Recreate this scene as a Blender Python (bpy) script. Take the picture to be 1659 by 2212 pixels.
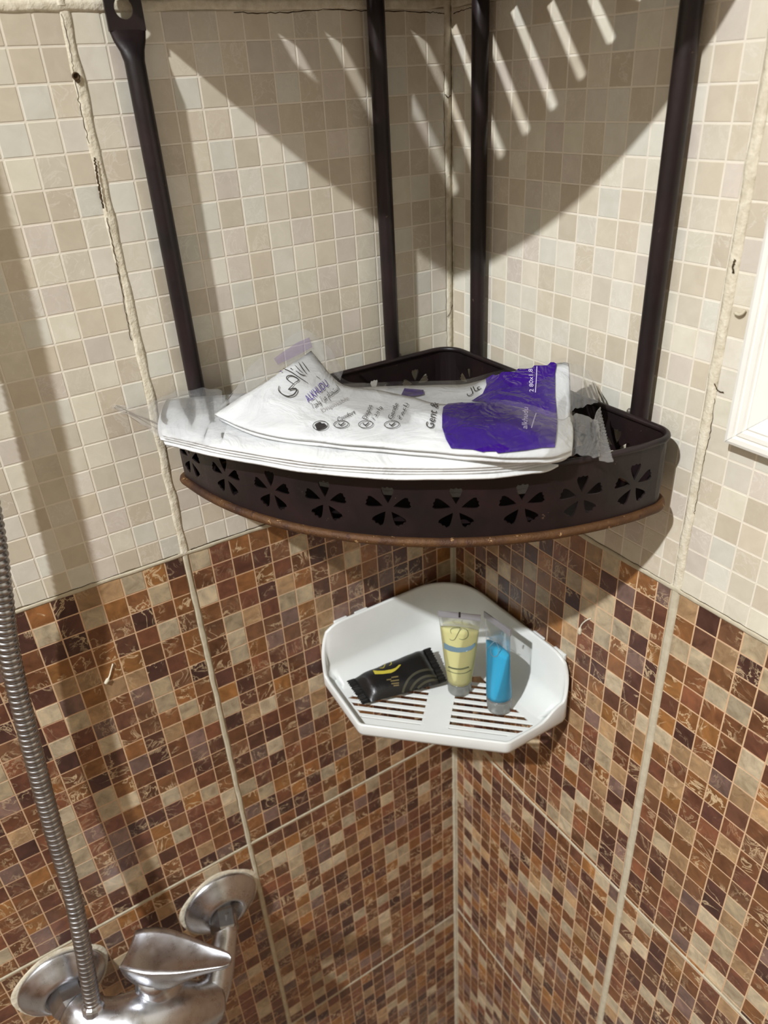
import bpy, bmesh, math, random
import numpy as np
from mathutils import Vector, Matrix
from mathutils.geometry import delaunay_2d_cdt
from mathutils.bvhtree import BVHTree

for o in list(bpy.data.objects): bpy.data.objects.remove(o, do_unlink=True)
SC = bpy.context.scene
COL = SC.collection
PI = math.pi

# ------------------------------------------------------------------ camera
# world: the room corner is the z axis, wall_left is the plane x=0 (runs to -y), wall_right is y=0 (runs to +x),
# z=0 is the joint between the beige and the brown tiles
CR = np.array([[0.532831, 0.844585, -0.052606], [-0.398837, 0.305474, 0.864647], [-0.746337, 0.43973, -0.499618]])
CC = np.array([49.3409, -36.8381, 30.5348])      # cm
FPX, PW, PH = 1604.456, 1659.0, 2212.0
cam = bpy.data.cameras.new('camera'); camo = bpy.data.objects.new('camera', cam); COL.objects.link(camo)
camo.matrix_world = Matrix(((CR[0][0], CR[1][0], -CR[2][0], CC[0]/100), (CR[0][1], CR[1][1], -CR[2][1], CC[1]/100),
                            (CR[0][2], CR[1][2], -CR[2][2], CC[2]/100), (0, 0, 0, 1)))
cam.sensor_fit = 'VERTICAL'; cam.sensor_height = 36.0; cam.lens = FPX/PH*36.0
cam.clip_start = 0.01
cam.dof.use_dof = True; cam.dof.focus_distance = 0.50; cam.dof.aperture_fstop = 9.0
SC.camera = camo

# ------------------------------------------------------------------ world, lamp, exposure
wd = bpy.data.worlds.new('world'); SC.world = wd; wd.use_nodes = True
wd.node_tree.nodes['Background'].inputs[0].default_value = (1.0, 0.98, 0.95, 1)
wd.node_tree.nodes['Background'].inputs[1].default_value = 0.0      # closed room: no open sky
LAMP = Vector((0.70, -1.55, 1.57))
ld = bpy.data.lights.new('ceiling_downlight_offscreen', 'AREA'); ld.shape = 'DISK'; ld.size = 0.062; ld.energy = 76.0; ld.color = (0.965, 0.995, 1.03)
lo = bpy.data.objects.new('ceiling_downlight_offscreen', ld); COL.objects.link(lo); lo.location = LAMP
SC.view_settings.view_transform = 'Standard'; SC.view_settings.look = 'None'
SC.view_settings.gamma = 1.0; SC.view_settings.use_curve_mapping = False
SC.view_settings.exposure = 0.0

# ------------------------------------------------------------------ helpers
def ray(x, y):
    d = np.array([(x-PW/2)/FPX, -(y-PH/2)/FPX, 1.0]); return CR.T @ d
def onZ(x, y, z):
    d = ray(x, y); return CC + (z-CC[2])/d[2]*d
def onL(x, y, off=0.0):
    d = ray(x, y); return CC + (off-CC[0])/d[0]*d
def onR(x, y, off=0.0):
    d = ray(x, y); return CC + (-off-CC[1])/d[1]*d
def proj(P):
    q = (np.atleast_2d(P)-CC) @ CR.T
    return np.stack([PW/2+FPX*q[:, 0]/q[:, 2], PH/2-FPX*q[:, 1]/q[:, 2]], 1), q[:, 2]

def base_of(par):
    b = Vector((0, 0, 0)); p = par
    while p is not None: b = b + p.location; p = p.parent
    return b
def mesh(name, vs, fs, mat=None, parent=None, smooth=False, edges=()):
    """vertices in centimetres, world coordinates"""
    b = base_of(parent)
    me = bpy.data.meshes.new(name)
    v = np.asarray(vs, float)*0.01 - np.array(b)
    me.from_pydata([tuple(p) for p in v], list(edges), [tuple(int(i) for i in f) for f in fs])
    if smooth: me.polygons.foreach_set('use_smooth', [True]*len(me.polygons))
    me.update()
    o = bpy.data.objects.new(name, me); COL.objects.link(o)
    if mat: me.materials.append(mat)
    if parent is not None: o.parent = parent
    return o
def tag(o, label=None, cat=None, group=None, kind=None):
    if label: o['label'] = label
    if cat: o['category'] = cat
    if group: o['group'] = group
    if kind: o['kind'] = kind
    return o
def thing(name, label, cat, loc=(0, 0, 0), group=None):
    o = bpy.data.objects.new(name, None); COL.objects.link(o)
    o.location = Vector(loc)*0.01; o.empty_display_size = 0.02
    return tag(o, label, cat, group)
def fix_normals(o):
    bm = bmesh.new(); bm.from_mesh(o.data); bmesh.ops.recalc_face_normals(bm, faces=bm.faces[:]); bm.to_mesh(o.data); bm.free()
    return o
def solid(o, t, off=0.0):
    m = o.modifiers.new('solid', 'SOLIDIFY'); m.thickness = t*0.01; m.offset = off; return o
def bevel(o, w, seg=2, ang=40):
    m = o.modifiers.new('bevel', 'BEVEL'); m.width = w*0.01; m.segments = seg; m.limit_method = 'ANGLE'; m.angle_limit = math.radians(ang); return o
def subsurf(o, n=1):
    m = o.modifiers.new('sub', 'SUBSURF'); m.levels = n; m.render_levels = n; return o
def box(x0, x1, y0, y1, z0, z1):
    v = [(x, y, z) for z in (z0, z1) for y in (y0, y1) for x in (x0, x1)]
    return v, [(0, 2, 3, 1), (4, 5, 7, 6), (0, 1, 5, 4), (2, 6, 7, 3), (0, 4, 6, 2), (1, 3, 7, 5)]
def grid_faces(nu, nv, closed_u=False, off=0):
    fs = []
    for i in range(nu if closed_u else nu-1):
        for j in range(nv-1):
            a = i*nv+j; b = ((i+1) % nu)*nv+j
            fs.append((off+a, off+b, off+b+1, off+a+1))
    return fs
def frames(P):
    P = [Vector(p) for p in P]; n = len(P); T = []
    for i in range(n):
        t = P[min(i+1, n-1)]-P[max(i-1, 0)]; T.append(t.normalized())
    u = T[0].orthogonal().normalized(); out = []
    for i in range(n):
        u = (u-T[i]*u.dot(T[i])).normalized(); out.append((P[i], u, T[i].cross(u)))
    return out
def tube(P, R, n=12, closed=False, cap=True):
    """swept tube; R number or list. returns verts, faces (cm)"""
    P = list(P); N = len(P)
    Rr = [R]*N if not hasattr(R, '__len__') else R
    vs = []
    if closed:
        Pv = [Vector(p) for p in P]; fr = []; up = Vector((0, 0, 1))
        for i in range(N):
            t = (Pv[(i+1) % N]-Pv[i-1]).normalized(); u = t.cross(up).normalized(); fr.append((Pv[i], u, up))
    else: fr = frames(P)
    for (p, u, w), r in zip(fr, Rr):
        for k in range(n):
            a = 2*PI*k/n; vs.append(tuple(p+u*(r*math.cos(a))+w*(r*math.sin(a))))
    fs = []
    for i in range(N if closed else N-1):
        for k in range(n):
            a = i*n+k; b = i*n+(k+1) % n; c = ((i+1) % N)*n+(k+1) % n; d = ((i+1) % N)*n+k
            fs.append((a, b, c, d))
    if cap and not closed:
        fs.append(tuple(range(n))[::-1]); fs.append(tuple((N-1)*n+k for k in range(n)))
    return vs, fs
def lathe(prof, axis_p, axis_d, n=32, hexa=None):
    """prof: list of (along, radius) about axis"""
    d = Vector(axis_d).normalized(); u = d.orthogonal().normalized(); w = d.cross(u); p0 = Vector(axis_p)
    vs = []
    for a, r in prof:
        for k in range(n):
            th = 2*PI*k/n; vs.append(tuple(p0+d*a+(u*math.cos(th)+w*math.sin(th))*r))
    fs = []
    for i in range(len(prof)-1):
        for k in range(n):
            fs.append((i*n+k, i*n+(k+1) % n, (i+1)*n+(k+1) % n, (i+1)*n+k))
    fs.append(tuple(range(n))[::-1]); fs.append(tuple((len(prof)-1)*n+k for k in range(n)))
    return vs, fs
def catmull(P, m):
    P = [np.array(p, float) for p in P]; Q = [2*P[0]-P[1]]+P+[2*P[-1]-P[-2]]; out = []
    for i in range(1, len(Q)-2):
        for k in range(m):
            t = k/m; a, b, c, d = Q[i-1], Q[i], Q[i+1], Q[i+2]
            out.append(0.5*((2*b)+(-a+c)*t+(2*a-5*b+4*c-d)*t*t+(-a+3*b-3*c+d)*t**3))
    out.append(P[-1]); return np.array(out)
def in_poly(x, y, poly):
    c = False; n = len(poly); j = n-1
    for i in range(n):
        xi, yi = poly[i]; xj, yj = poly[j]
        if (yi > y) != (yj > y) and x < (xj-xi)*(y-yi)/(yj-yi)+xi: c = not c
        j = i
    return c
def cdt(outer, holes, pts=()):
    """triangulate outer polygon minus holes with extra inner points; returns (verts2d, tris)"""
    V, E = [], []
    for poly in [outer]+list(holes):
        s = len(V); V += [Vector((p[0], p[1])) for p in poly]; n = len(poly)
        E += [(s+i, s+(i+1) % n) for i in range(n)]
    V += [Vector((p[0], p[1])) for p in pts]
    r = delaunay_2d_cdt(V, E, [], 0, 1e-6)
    vs, fs = r[0], r[2]; keep = []
    bb = [(min(p[0] for p in h), max(p[0] for p in h), min(p[1] for p in h), max(p[1] for p in h)) for h in holes]
    for f in fs:
        cx = sum(vs[i].x for i in f)/len(f); cy = sum(vs[i].y for i in f)/len(f)
        if not in_poly(cx, cy, outer): continue
        if any(b[0] <= cx <= b[1] and b[2] <= cy <= b[3] and in_poly(cx, cy, h) for h, b in zip(holes, bb)): continue
        keep.append(tuple(f))
    return [(v.x, v.y) for v in vs], keep
def smoothnoise(seed):
    rr = np.random.RandomState(seed); ph = rr.rand(12)*6.28; fr = rr.uniform(.3, 2.6, 12); fr2 = rr.uniform(-2.0, 2.0, 12); am = rr.uniform(.3, 1, 12)
    def f(u, v=0.0):
        return sum(am[k]*math.sin(fr[k]*u+fr2[k]*v+ph[k]) for k in range(12))/4.0
    return f

# ------------------------------------------------------------------ materials
def lin(c):
    c = np.array(c, float)/255.0
    return tuple(np.where(c <= 0.04045, c/12.92, ((c+0.055)/1.055)**2.4))
def rgba(c): return tuple(lin(c))+(1.0,)
class NT:
    def __init__(self, name):
        self.m = bpy.data.materials.new(name); self.m.use_nodes = True; self.t = self.m.node_tree
        self.t.nodes.clear(); self.out = self.t.nodes.new('ShaderNodeOutputMaterial')
    def n(self, typ, **kw):
        nd = self.t.nodes.new(typ)
        for k, v in kw.items():
            if k.startswith('_'): setattr(nd, k[1:], v)
        return nd
    def l(self, a, b): self.t.links.new(a, b)
    def val(self, sock, v):
        if hasattr(v, 'is_linked') or hasattr(v, 'links'): self.l(v, sock)
        else: sock.default_value = v
    def math(self, op, a, b=None, clamp=False):
        nd = self.n('ShaderNodeMath', _operation=op, _use_clamp=clamp); self.val(nd.inputs[0], a)
        if b is not None: self.val(nd.inputs[1], b)
        return nd.outputs[0]
    def mix(self, f, a, b, blend='MIX'):
        nd = self.n('ShaderNodeMix', _data_type='RGBA', _blend_type=blend); self.val(nd.inputs[0], f); self.val(nd.inputs[6], a); self.val(nd.inputs[7], b); return nd.outputs[2]
    def ramp(self, f, stops):
        nd = self.n('ShaderNodeValToRGB'); self.val(nd.inputs[0], f); e = nd.color_ramp.elements
        while len(e) < len(stops): e.new(0.5)
        for k, (p, c) in enumerate(stops): e[k].position = p; e[k].color = c if len(c) == 4 else tuple(c)+(1,)
        return nd.outputs[0]
    def noise(self, vec, scale, detail=3, rough=.5, dist=0.0):
        nd = self.n('ShaderNodeTexNoise'); nd.inputs['Scale'].default_value = scale; nd.inputs['Detail'].default_value = detail
        nd.inputs['Roughness'].default_value = rough; nd.inputs['Distortion'].default_value = dist
        if vec is not None: self.l(vec, nd.inputs['Vector'])
        return nd.outputs[0]
    def bsdf(self, color, rough=.5, metal=0.0, spec=.5, **kw):
        b = self.n('ShaderNodeBsdfPrincipled'); self.val(b.inputs['Base Color'], color); self.val(b.inputs['Roughness'], rough)
        self.val(b.inputs['Metallic'], metal); b.inputs['Specular IOR Level'].default_value = spec
        for k, v in kw.items(): self.val(b.inputs[k.replace('_', ' ')], v)
        return b
    def bump(self, h, strength, dist=.001):
        nd = self.n('ShaderNodeBump'); nd.inputs['Strength'].default_value = strength; nd.inputs['Distance'].default_value = dist; self.l(h, nd.inputs['Height']); return nd.outputs[0]
    def done(self, s): self.l(s, self.out.inputs[0]); return self.m

def pos(t): return t.n('ShaderNodeNewGeometry').outputs['Position']
def mat_chip(name, from_obj, brown):
    t = NT(name); p = pos(t)
    if from_obj:
        oi = t.n('ShaderNodeObjectInfo'); col, al = oi.outputs['Color'], oi.outputs['Alpha']
    else:
        at = t.n('ShaderNodeAttribute'); at.attribute_name = 'tint'; col, al = at.outputs['Color'], at.outputs['Alpha']
    sc = t.n('ShaderNodeVectorMath', _operation='SCALE'); t.l(col, sc.inputs[0]); sc.inputs[3].default_value = 37.0
    ad = t.n('ShaderNodeVectorMath', _operation='ADD'); t.l(p, ad.inputs[0]); t.l(sc.outputs[0], ad.inputs[1]); q = ad.outputs[0]
    n1 = t.noise(q, 85, 4, .6, .5); n2 = t.noise(q, 420, 3, .6)
    if brown:
        v = t.noise(q, 52, 5, .6, 1.1); vm = t.ramp(t.noise(q, 38, 2, .5), [(.46, (0, 0, 0)), (.6, (1, 1, 1))])
        d = t.math('ABSOLUTE', t.math('SUBTRACT', v, .5))
        vein = t.math('MULTIPLY', t.math('SUBTRACT', 1.0, t.math('DIVIDE', d, .03), True), al, True)
        vein = t.math('MULTIPLY', vein, t.math('MULTIPLY', vm, 1.1), True)
        c = t.mix(1.0, col, t.ramp(n1, [(.28, (.62, .58, .54)), (.5, (.95, .95, .95)), (.74, (1.35, 1.3, 1.2))]), 'MULTIPLY')
        c = t.mix(t.math('MULTIPLY', vein, .85), c, rgba((226, 200, 160)))
        b = t.bsdf(c, t.math('ADD', .27, t.math('MULTIPLY', n2, .14)), spec=.5)
        t.l(t.bump(n1, .12, .0006), b.inputs['Normal'])
    else:
        v = t.noise(q, 75, 4, .6, 1.2)
        d = t.math('ABSOLUTE', t.math('SUBTRACT', v, .5))
        vein = t.math('MULTIPLY', t.math('SUBTRACT', 1.0, t.math('DIVIDE', d, .03), True), al, True)
        c = t.mix(1.0, col, t.ramp(n1, [(.25, (.93, .92, .90)), (.75, (1.06, 1.06, 1.06))]), 'MULTIPLY')
        c = t.mix(t.math('MULTIPLY', vein, .35), c, rgba((240, 235, 224)))
        b = t.bsdf(c, t.math('ADD', .30, t.math('MULTIPLY', n2, .12)), spec=.5)
        t.l(t.bump(n1, .05, .0005), b.inputs['Normal'])
    return t.done(b.outputs[0])
def mat_noise(name, c1, c2, scale, rough=.5, metal=0.0, bump=.2, spec=.5, detail=4, bdist=.001, **kw):
    t = NT(name); n = t.noise(pos(t), scale, detail, .6)
    b = t.bsdf(t.ramp(n, [(.3, rgba(c1)), (.7, rgba(c2))]), rough, metal, spec, **kw)
    if bump: t.l(t.bump(n, bump, bdist), b.inputs['Normal'])
    return t.done(b.outputs[0])
M = {}
M['chip_beige_obj'] = mat_chip('beige_chip_glaze', True, False); M['chip_beige'] = mat_chip('beige_chip_glaze_field', False, False)
M['chip_brown_obj'] = mat_chip('brown_chip_glaze', True, True); M['chip_brown'] = mat_chip('brown_chip_glaze_field', False, True)
M['line_beige'] = mat_noise('beige_tile_lines', (226, 217, 200), (236, 228, 212), 60, .35, bump=.05)
M['line_brown'] = mat_noise('brown_tile_lines', (206, 170, 134), (222, 188, 152), 60, .4, bump=.05)
M['grout'] = mat_noise('cream_grout', (186, 176, 152), (206, 197, 174), 110, .8, bump=.5, spec=.2)
M['grout_dirty'] = mat_noise('aged_plaster_joint', (204, 194, 170), (230, 222, 202), 160, .85, bump=.6, spec=.15, bdist=.002)
M['crack'] = mat_noise('dark_crack', (52, 40, 28), (96, 78, 56), 300, .9, bump=0, spec=.1)
M['paint'] = mat_noise('ceiling_paint', (230, 228, 222), (238, 236, 230), 12, .8, bump=.05, spec=.2)
M['floor'] = mat_noise('floor_ceramic', (110, 100, 90), (132, 122, 110), 18, .35, bump=.05)  # unseen floor, toned darker to lower the bounced fill light
M['dado'] = mat_noise('brown_wall_ceramic', (110, 78, 58), (150, 112, 82), 40, .35, bump=.05)
M['backtile'] = mat_noise('darkened_wall_ceramic', (128, 120, 108), (146, 138, 126), 14, .4, bump=.05)  # unseen walls: beige tile darkened on purpose to cut bounce fill

# ------------------------------------------------------------------ room shell
def plain_box(name, b, mat):
    v, f = box(*b); return tag(mesh(name, v, f, mat), kind='structure')
WL, WR = 240.0, 170.0         # length of the left and right wall
ZB, ZT = -120.0, 162.0
wall_left = plain_box('wall_left', (-12, -.16, -WL, 12, ZB, ZT), M['grout'])
wall_right = plain_box('wall_right', (-.16, WR, .16, 12, ZB, ZT), M['grout'])
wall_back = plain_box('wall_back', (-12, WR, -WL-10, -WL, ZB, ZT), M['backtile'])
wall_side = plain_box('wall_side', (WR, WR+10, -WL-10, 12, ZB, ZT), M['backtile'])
mesh('tile_dado', *box(-12, WR, -WL-.5, -WL+.5, ZB, 0), M['dado'], wall_back)
mesh('tile_dado', *box(WR-.5, WR+.5, -WL, 12, ZB, 0), M['dado'], wall_side)
plain_box('floor', (-12, WR+10, -WL-10, 12, ZB-8, ZB), M['floor'])
plain_box('ceiling', (-12, WR+10, -WL-10, 12, ZT, ZT+8), M['paint'])

def wp(w, u, z, d):
    return (d, -u, z) if w == 'L' else (u, -d, z)
PU, PZ, LINE = 25/15, 1.7336, 0.105
rng = random.Random(11)
BEIGE = [(214, 206, 188), (208, 198, 178), (218, 212, 198), (206, 195, 175), (219, 213, 195), (210, 200, 187), (214, 211, 198), (203, 192, 172)]
BROWN = [((92, 60, 50), .55), ((128, 82, 58), .5), ((142, 96, 58), 1.0), ((150, 104, 60), 1.0), ((122, 80, 52), .8), ((172, 140, 104), .4), ((194, 178, 150), .15), ((186, 168, 138), .15), ((128, 102, 92), .5), ((104, 70, 54), .7), ((116, 74, 56), .3), ((84, 56, 48), .8), ((132, 90, 58), 1.0), ((112, 74, 50), 1.0), ((120, 84, 60), .7)]
def chip_tint(brown):
    if brown:
        c, a = rng.choice(BROWN); j = rng.uniform(.88, 1.08)
    else:
        c, a = rng.choice(BEIGE), rng.choice([0, 0, .2, .5, .9]); j = rng.uniform(.97, 1.03)
    c = lin([min(255, x*j) for x in c]); return tuple(c)+(a,)
CHB, CHH = .025, .022          # bevel and height of a chip
def chip_geo(w, u0, u1, z0, z1):
    """bevelled chip without a back, outer rim at depth -CHH, face at depth 0"""
    b = CHB
    vs = [wp(w, u0, z0, -CHH), wp(w, u1, z0, -CHH), wp(w, u1, z1, -CHH), wp(w, u0, z1, -CHH),
          wp(w, u0+b, z0+b, 0), wp(w, u1-b, z0+b, 0), wp(w, u1-b, z1-b, 0), wp(w, u0+b, z1-b, 0)]
    fs = [(4, 5, 6, 7), (0, 1, 5, 4), (1, 2, 6, 5), (2, 3, 7, 6), (3, 0, 4, 7)]
    if w == 'L': fs = [f[::-1] for f in fs]
    return vs, fs
# tile columns: (start, end, first line of the printed grid); rows: (top, bottom, first line, brown)
COLS = {'L': [(.45, 25.45, .45), (25.9, 50.7, 25.67), (51.1, 76.1, 51.1), (76.5, 101.5, 76.5)],
        'R': [(.12, 24.32, -.13), (25.0, 49.9, 24.84), (50.3, 75.3, 50.3), (75.7, 100.7, 75.7)]}
ROWS = {'L': [(104.6, 70.2, 104.6, 0), (69.9, 35.25, 69.9, 0), (34.72, .27, 34.92, 0), (0, -34.45, 0, 1), (-34.85, -69.3, -34.85, 1), (-69.7, -104.2, -69.7, 1)],
        'R': [(104.6, 70.2, 104.6, 0), (69.9, 35.25, 69.9, 0), (34.72, .27, 34.82, 0), (0, -33.35, 0, 1), (-33.7, -68.2, -33.7, 1), (-68.6, -103.1, -68.6, 1)]}
def build_wall(w, wall):
    chips = []
    for (a, b, a0) in COLS[w]:
        for (t, bo, t0, brown) in ROWS[w]:
            pr_ = [wp(w, a, bo, 0), wp(w, b, t, 0)]
            # ceramic body of one large tile, face just below the chip faces
            d0, d1, ch = -.5, -CHH, .06
            vs = [wp(w, a, bo, d0), wp(w, b, bo, d0), wp(w, b, t, d0), wp(w, a, t, d0), wp(w, a, bo, d1-ch), wp(w, b, bo, d1-ch), wp(w, b, t, d1-ch), wp(w, a, t, d1-ch),
                  wp(w, a+ch, bo+ch, d1), wp(w, b-ch, bo+ch, d1), wp(w, b-ch, t-ch, d1), wp(w, a+ch, t-ch, d1)]
            fs = [(8, 9, 10, 11)]+[(i, (i+1) % 4, 4+(i+1) % 4, 4+i) for i in range(4)]+[(4+i, 4+(i+1) % 4, 8+(i+1) % 4, 8+i) for i in range(4)]
            if w == 'L': fs = [f[::-1] for f in fs]
            to = mesh('ceramic_tile', vs, fs, M['line_brown' if brown else 'line_beige'], wall)
            us = [a0+PU*k for k in range(0, 17)]; zs = [t0-PZ*k for k in range(0, 22)]
            for k in range(16):
                u0, u1 = max(us[k]+LINE/2, a+.04), min(us[k+1]-LINE/2, b-.04)
                if u1-u0 < .15: continue
                for r in range(21):
                    z1, z0 = min(zs[r]-LINE/2, t-.04), max(zs[r+1]+LINE/2, bo+.04)
                    if z1-z0 < .15: continue
                    full = abs(u1-u0-(PU-LINE)) < 1e-4 and abs(z1-z0-(PZ-LINE)) < 1e-4
                    chips.append((to, brown, u0, u1, z0, z1, full, chip_tint(brown)))
    # how large each chip shows in the photograph
    P4 = np.array([[wp(w, u, z, 0) for u, z in ((c[2], c[4]), (c[3], c[4]), (c[3], c[5]), (c[2], c[5]))] for c in chips])
    q, dep = proj(P4.reshape(-1, 3)); q = q.reshape(-1, 4, 2); dep = dep.reshape(-1, 4)
    x, y = q[..., 0], q[..., 1]
    area = .5*np.abs(sum(x[:, i]*y[:, (i+1) % 4]-x[:, (i+1) % 4]*y[:, i] for i in range(4)))
    cx, cy = x.mean(1), y.mean(1)
    vis = (cx > 5) & (cx < PW-5) & (cy > 5) & (cy < PH-5) & (dep.min(1) > 5)
    score = np.where(vis, area, -1); order = np.argsort(-score); pick = set(order[:300].tolist())
    shared = {}
    for b_ in (0, 1):
        vs, fs = chip_geo(w, -(PU-LINE)/2, (PU-LINE)/2, -(PZ-LINE)/2, (PZ-LINE)/2)
        me = bpy.data.meshes.new('mosaic_chip'); me.from_pydata([tuple(np.array(v)*.01) for v in vs], [], fs); me.update()
        me.materials.append(M['chip_brown_obj' if b_ else 'chip_beige_obj']); shared[b_] = me
    field = {0: ([], [], []), 1: ([], [], [])}
    for i, (to, brown, u0, u1, z0, z1, full, tint) in enumerate(chips):
        if i in pick:
            if full:
                o = bpy.data.objects.new('mosaic_chip', shared[brown]); COL.objects.link(o); o.parent = to
                o.location = Vector(wp(w, (u0+u1)/2, (z0+z1)/2, 0))*.01
            else:
                vs, fs = chip_geo(w, u0, u1, z0, z1); o = mesh('mosaic_chip', vs, fs, M['chip_brown_obj' if brown else 'chip_beige_obj'], to)
            o.color = tint
        else:
            V, F, T = field[brown]; vs, fs = chip_geo(w, u0, u1, z0, z1); s = len(V)
            V += vs; F += [tuple(s+k for k in f) for f in fs]; T += [tint]*8
    for brown in (0, 1):
        V, F, T = field[brown]
        o = mesh('mosaic_chip_field', V, F, M['chip_brown' if brown else 'chip_beige'], wall); tag(o, kind='stuff')
        at = o.data.color_attributes.new('tint', 'FLOAT_COLOR', 'POINT'); at.data.foreach_set('color', np.array(T, dtype=np.float32).ravel())
build_wall('L', wall_left); build_wall('R', wall_right)

# joints: raised or flush beads of grout and old plaster, and the cracks along them
def bead(w, wall, axis, c, a, b, width, hgt, seed, mat, name='grout_joint', jit=.15, step=.5, drift=None):
    f1, f2, f3 = smoothnoise(seed), smoothnoise(seed+1), smoothnoise(seed+2)
    n = max(2, int(abs(b-a)/step)); V = []
    prof = [(-.5, -.14), (-.46, .35), (-.2, .95), (.1, 1.0), (.38, .7), (.5, -.14)]
    for i in range(n+1):
        s = a+(b-a)*i/n; wd_ = width*(1+jit*f1(s*1.3)); h = hgt*(1+jit*1.6*f2(s*1.1)); cc = c+width*jit*.5*f3(s*.9)+(drift(s) if drift else 0)
        for (x, y) in prof:
            d = -.15 if y < 0 else h*y; e = cc+x*wd_
            V.append(wp(w, e, s, d) if axis == 'z' else wp(w, s, e, d))
    return fix_normals(mesh(name, V, grid_faces(n+1, len(prof)), M[mat], wall, smooth=True))
# left wall
bead('L', wall_left, 'z', 25.68, 34.9, .1, .72, .035, 1, 'grout_dirty', jit=.16, step=.3)
bead('L', wall_left, 'z', 25.68, .1, -104, .5, .02, 4, 'grout', jit=.16)
bead('L', wall_left, 'z', 25.68, 105, 35.0, .6, .08, 7, 'grout_dirty', jit=.3)
bead('L', wall_left, 'u', .12, 0, 101, .36, .05, 10, 'grout', jit=.2)
bead('L', wall_left, 'u', 35.0, 0, 101, .62, .07, 13, 'grout_dirty', jit=.28, step=.3)
bead('L', wall_left, 'u', -34.65, 0, 101, .34, .015, 16, 'grout', jit=.15)
bead('L', wall_left, 'u', -69.5, 0, 101, .36, .015, 19, 'grout', jit=.15)
for k, u in enumerate((50.9, 76.3)): bead('L', wall_left, 'z', u, 105, -104, .45, .03, 22+3*k, 'grout')
# right wall
bead('R', wall_right, 'z', 24.66, 34.9, .1, .6, .03, 31, 'grout_dirty', jit=.18, step=.3)
bead('R', wall_right, 'z', 24.66, .1, -104, .62, .03, 34, 'grout', jit=.1)
bead('R', wall_right, 'z', 24.66, 105, 35, .6, .05, 37, 'grout_dirty', jit=.3)
bead('R', wall_right, 'u', .12, 0, 101, .4, .05, 40, 'grout', jit=.22)
bead('R', wall_right, 'u', 35.0, 0, 101, .55, .08, 43, 'grout_dirty', jit=.3)
bead('R', wall_right, 'u', -33.52, 0, 101, .32, .015, 46, 'grout', jit=.12)
bead('R', wall_right, 'u', -68.4, 0, 101, .34, .015, 49, 'grout', jit=.12)
for k, u in enumerate((50.1, 75.5)): bead('R', wall_right, 'z', u, 105, -104, .45, .03, 52+3*k, 'grout')
# corner fillet
def fillet(z1, z0, wl, wr, mat, seed, cove):
    f1, f2 = smoothnoise(seed), smoothnoise(seed+1); n = int((z1-z0)/.6); V = []
    for i in range(n+1):
        z = z1+(z0-z1)*i/n; a = wl*(1+.12*f1(z)); b = wr*(1+.12*f2(z))
        V += [(-.2, -a, z), (.03, -a, z), (cove*.5+.03, -a*.55, z), (cove+.02, -cove, z), (b*.5, -cove*.5-.03, z), (b, -.03, z), (b, .2, z)]
    return fix_normals(mesh('corner_grout', V, grid_faces(n+1, 7), M[mat], wall_left, smooth=True))
fillet(105, 0.0, .62, .12, 'grout_dirty', 60, .05)
fillet(0.0, -104, .5, .25, 'grout', 63, .12)
# cracks: thin dark gaps beside the joints
def crack(w, wall, pts, wid, seed, d=.02):
    f = smoothnoise(seed); P = catmull(pts, 10); V = []
    for i, (u, z) in enumerate(P):
        k = wid*(.55+.45*abs(f(i*.5)))/2; j = .05*f(i*1.7+3); tx, ty = (P[min(i+1, len(P)-1)]-P[max(i-1, 0)]); L_ = math.hypot(tx, ty) or 1
        nx, ny = -ty/L_, tx/L_
        V += [wp(w, u+nx*(j+k), z+ny*(j+k), d), wp(w, u+nx*j, z+ny*j, d+.012), wp(w, u+nx*(j-k), z+ny*(j-k), d)]
    return mesh('crack', V, grid_faces(len(P), 3), M['crack'], wall)
def uz(w, px):
    out = []
    for q in px:
        P = onL(*q) if w == 'L' else onR(*q); out.append((-P[1] if w == 'L' else P[0], P[2]))
    return out
crack('L', wall_left, uz('L', [(203, 340), (208, 375), (214, 410), (222, 450)]), .16, 3, .14)
crack('L', wall_left, uz('L', [(230, 470), (245, 540), (258, 600), (272, 680), (283, 735)]), .07, 4, .06)
crack('L', wall_left, uz('L', [(133, 30), (150, 100), (160, 160), (175, 240), (192, 310)]), .06, 5, .03)
crack('L', wall_left, [(.04, 36), (.03, 32), (.05, 28), (.02, 22), (.05, 17), (.02, 12)], .07, 6, .075)
crack('L', wall_left, [(.66, 29.6), (.4, 29.4), (.1, 29.5)], .1, 7, .09)
crack('L', wall_left, [(.66, 13.6), (.35, 13.9), (.08, 14.5)], .08, 8, .09)
crack('L', wall_left, [(.68, 31), (.7, 27), (.66, 22), (.7, 16), (.67, 11)], .04, 9, .03)
crack('L', wall_left, [(26.2, .3), (30, .33), (36, .32), (44, .33)], .06, 12, .02)
crack('L', wall_left, [(25.2, .33), (23.6, .36), (21, .33), (18, .33)], .12, 13, .03)
crack('L', wall_left, [(16, 34.6), (13, 34.55), (10, 34.7), (6, 34.6), (2, 34.5), (.6, 34.4)], .07, 14, .03)
crack('R', wall_right, [(.3, 34.4), (1.5, 34.5), (3, 34.6)], .06, 15, .03)
crack('R', wall_right, [(8, .33), (14, .35), (20, .33), (24.2, .34)], .05, 16, .03)
crack('R', wall_right, [(25.0, .33), (29, .35), (34, .32)], .06, 17, .03)
crack('R', wall_right, uz('R', [(1590, 560), (1585, 575), (1586, 590)]), .16, 18, .07)
crack('R', wall_right, uz('R', [(1545, 828), (1552, 843), (1565, 848)]), .1, 19, .06)
crack('R', wall_right, uz('R', [(1545, 860), (1536, 930), (1520, 1000), (1508, 1070), (1500, 1110)]), .05, 20, .05)
hole = onL(163, 165)
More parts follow.
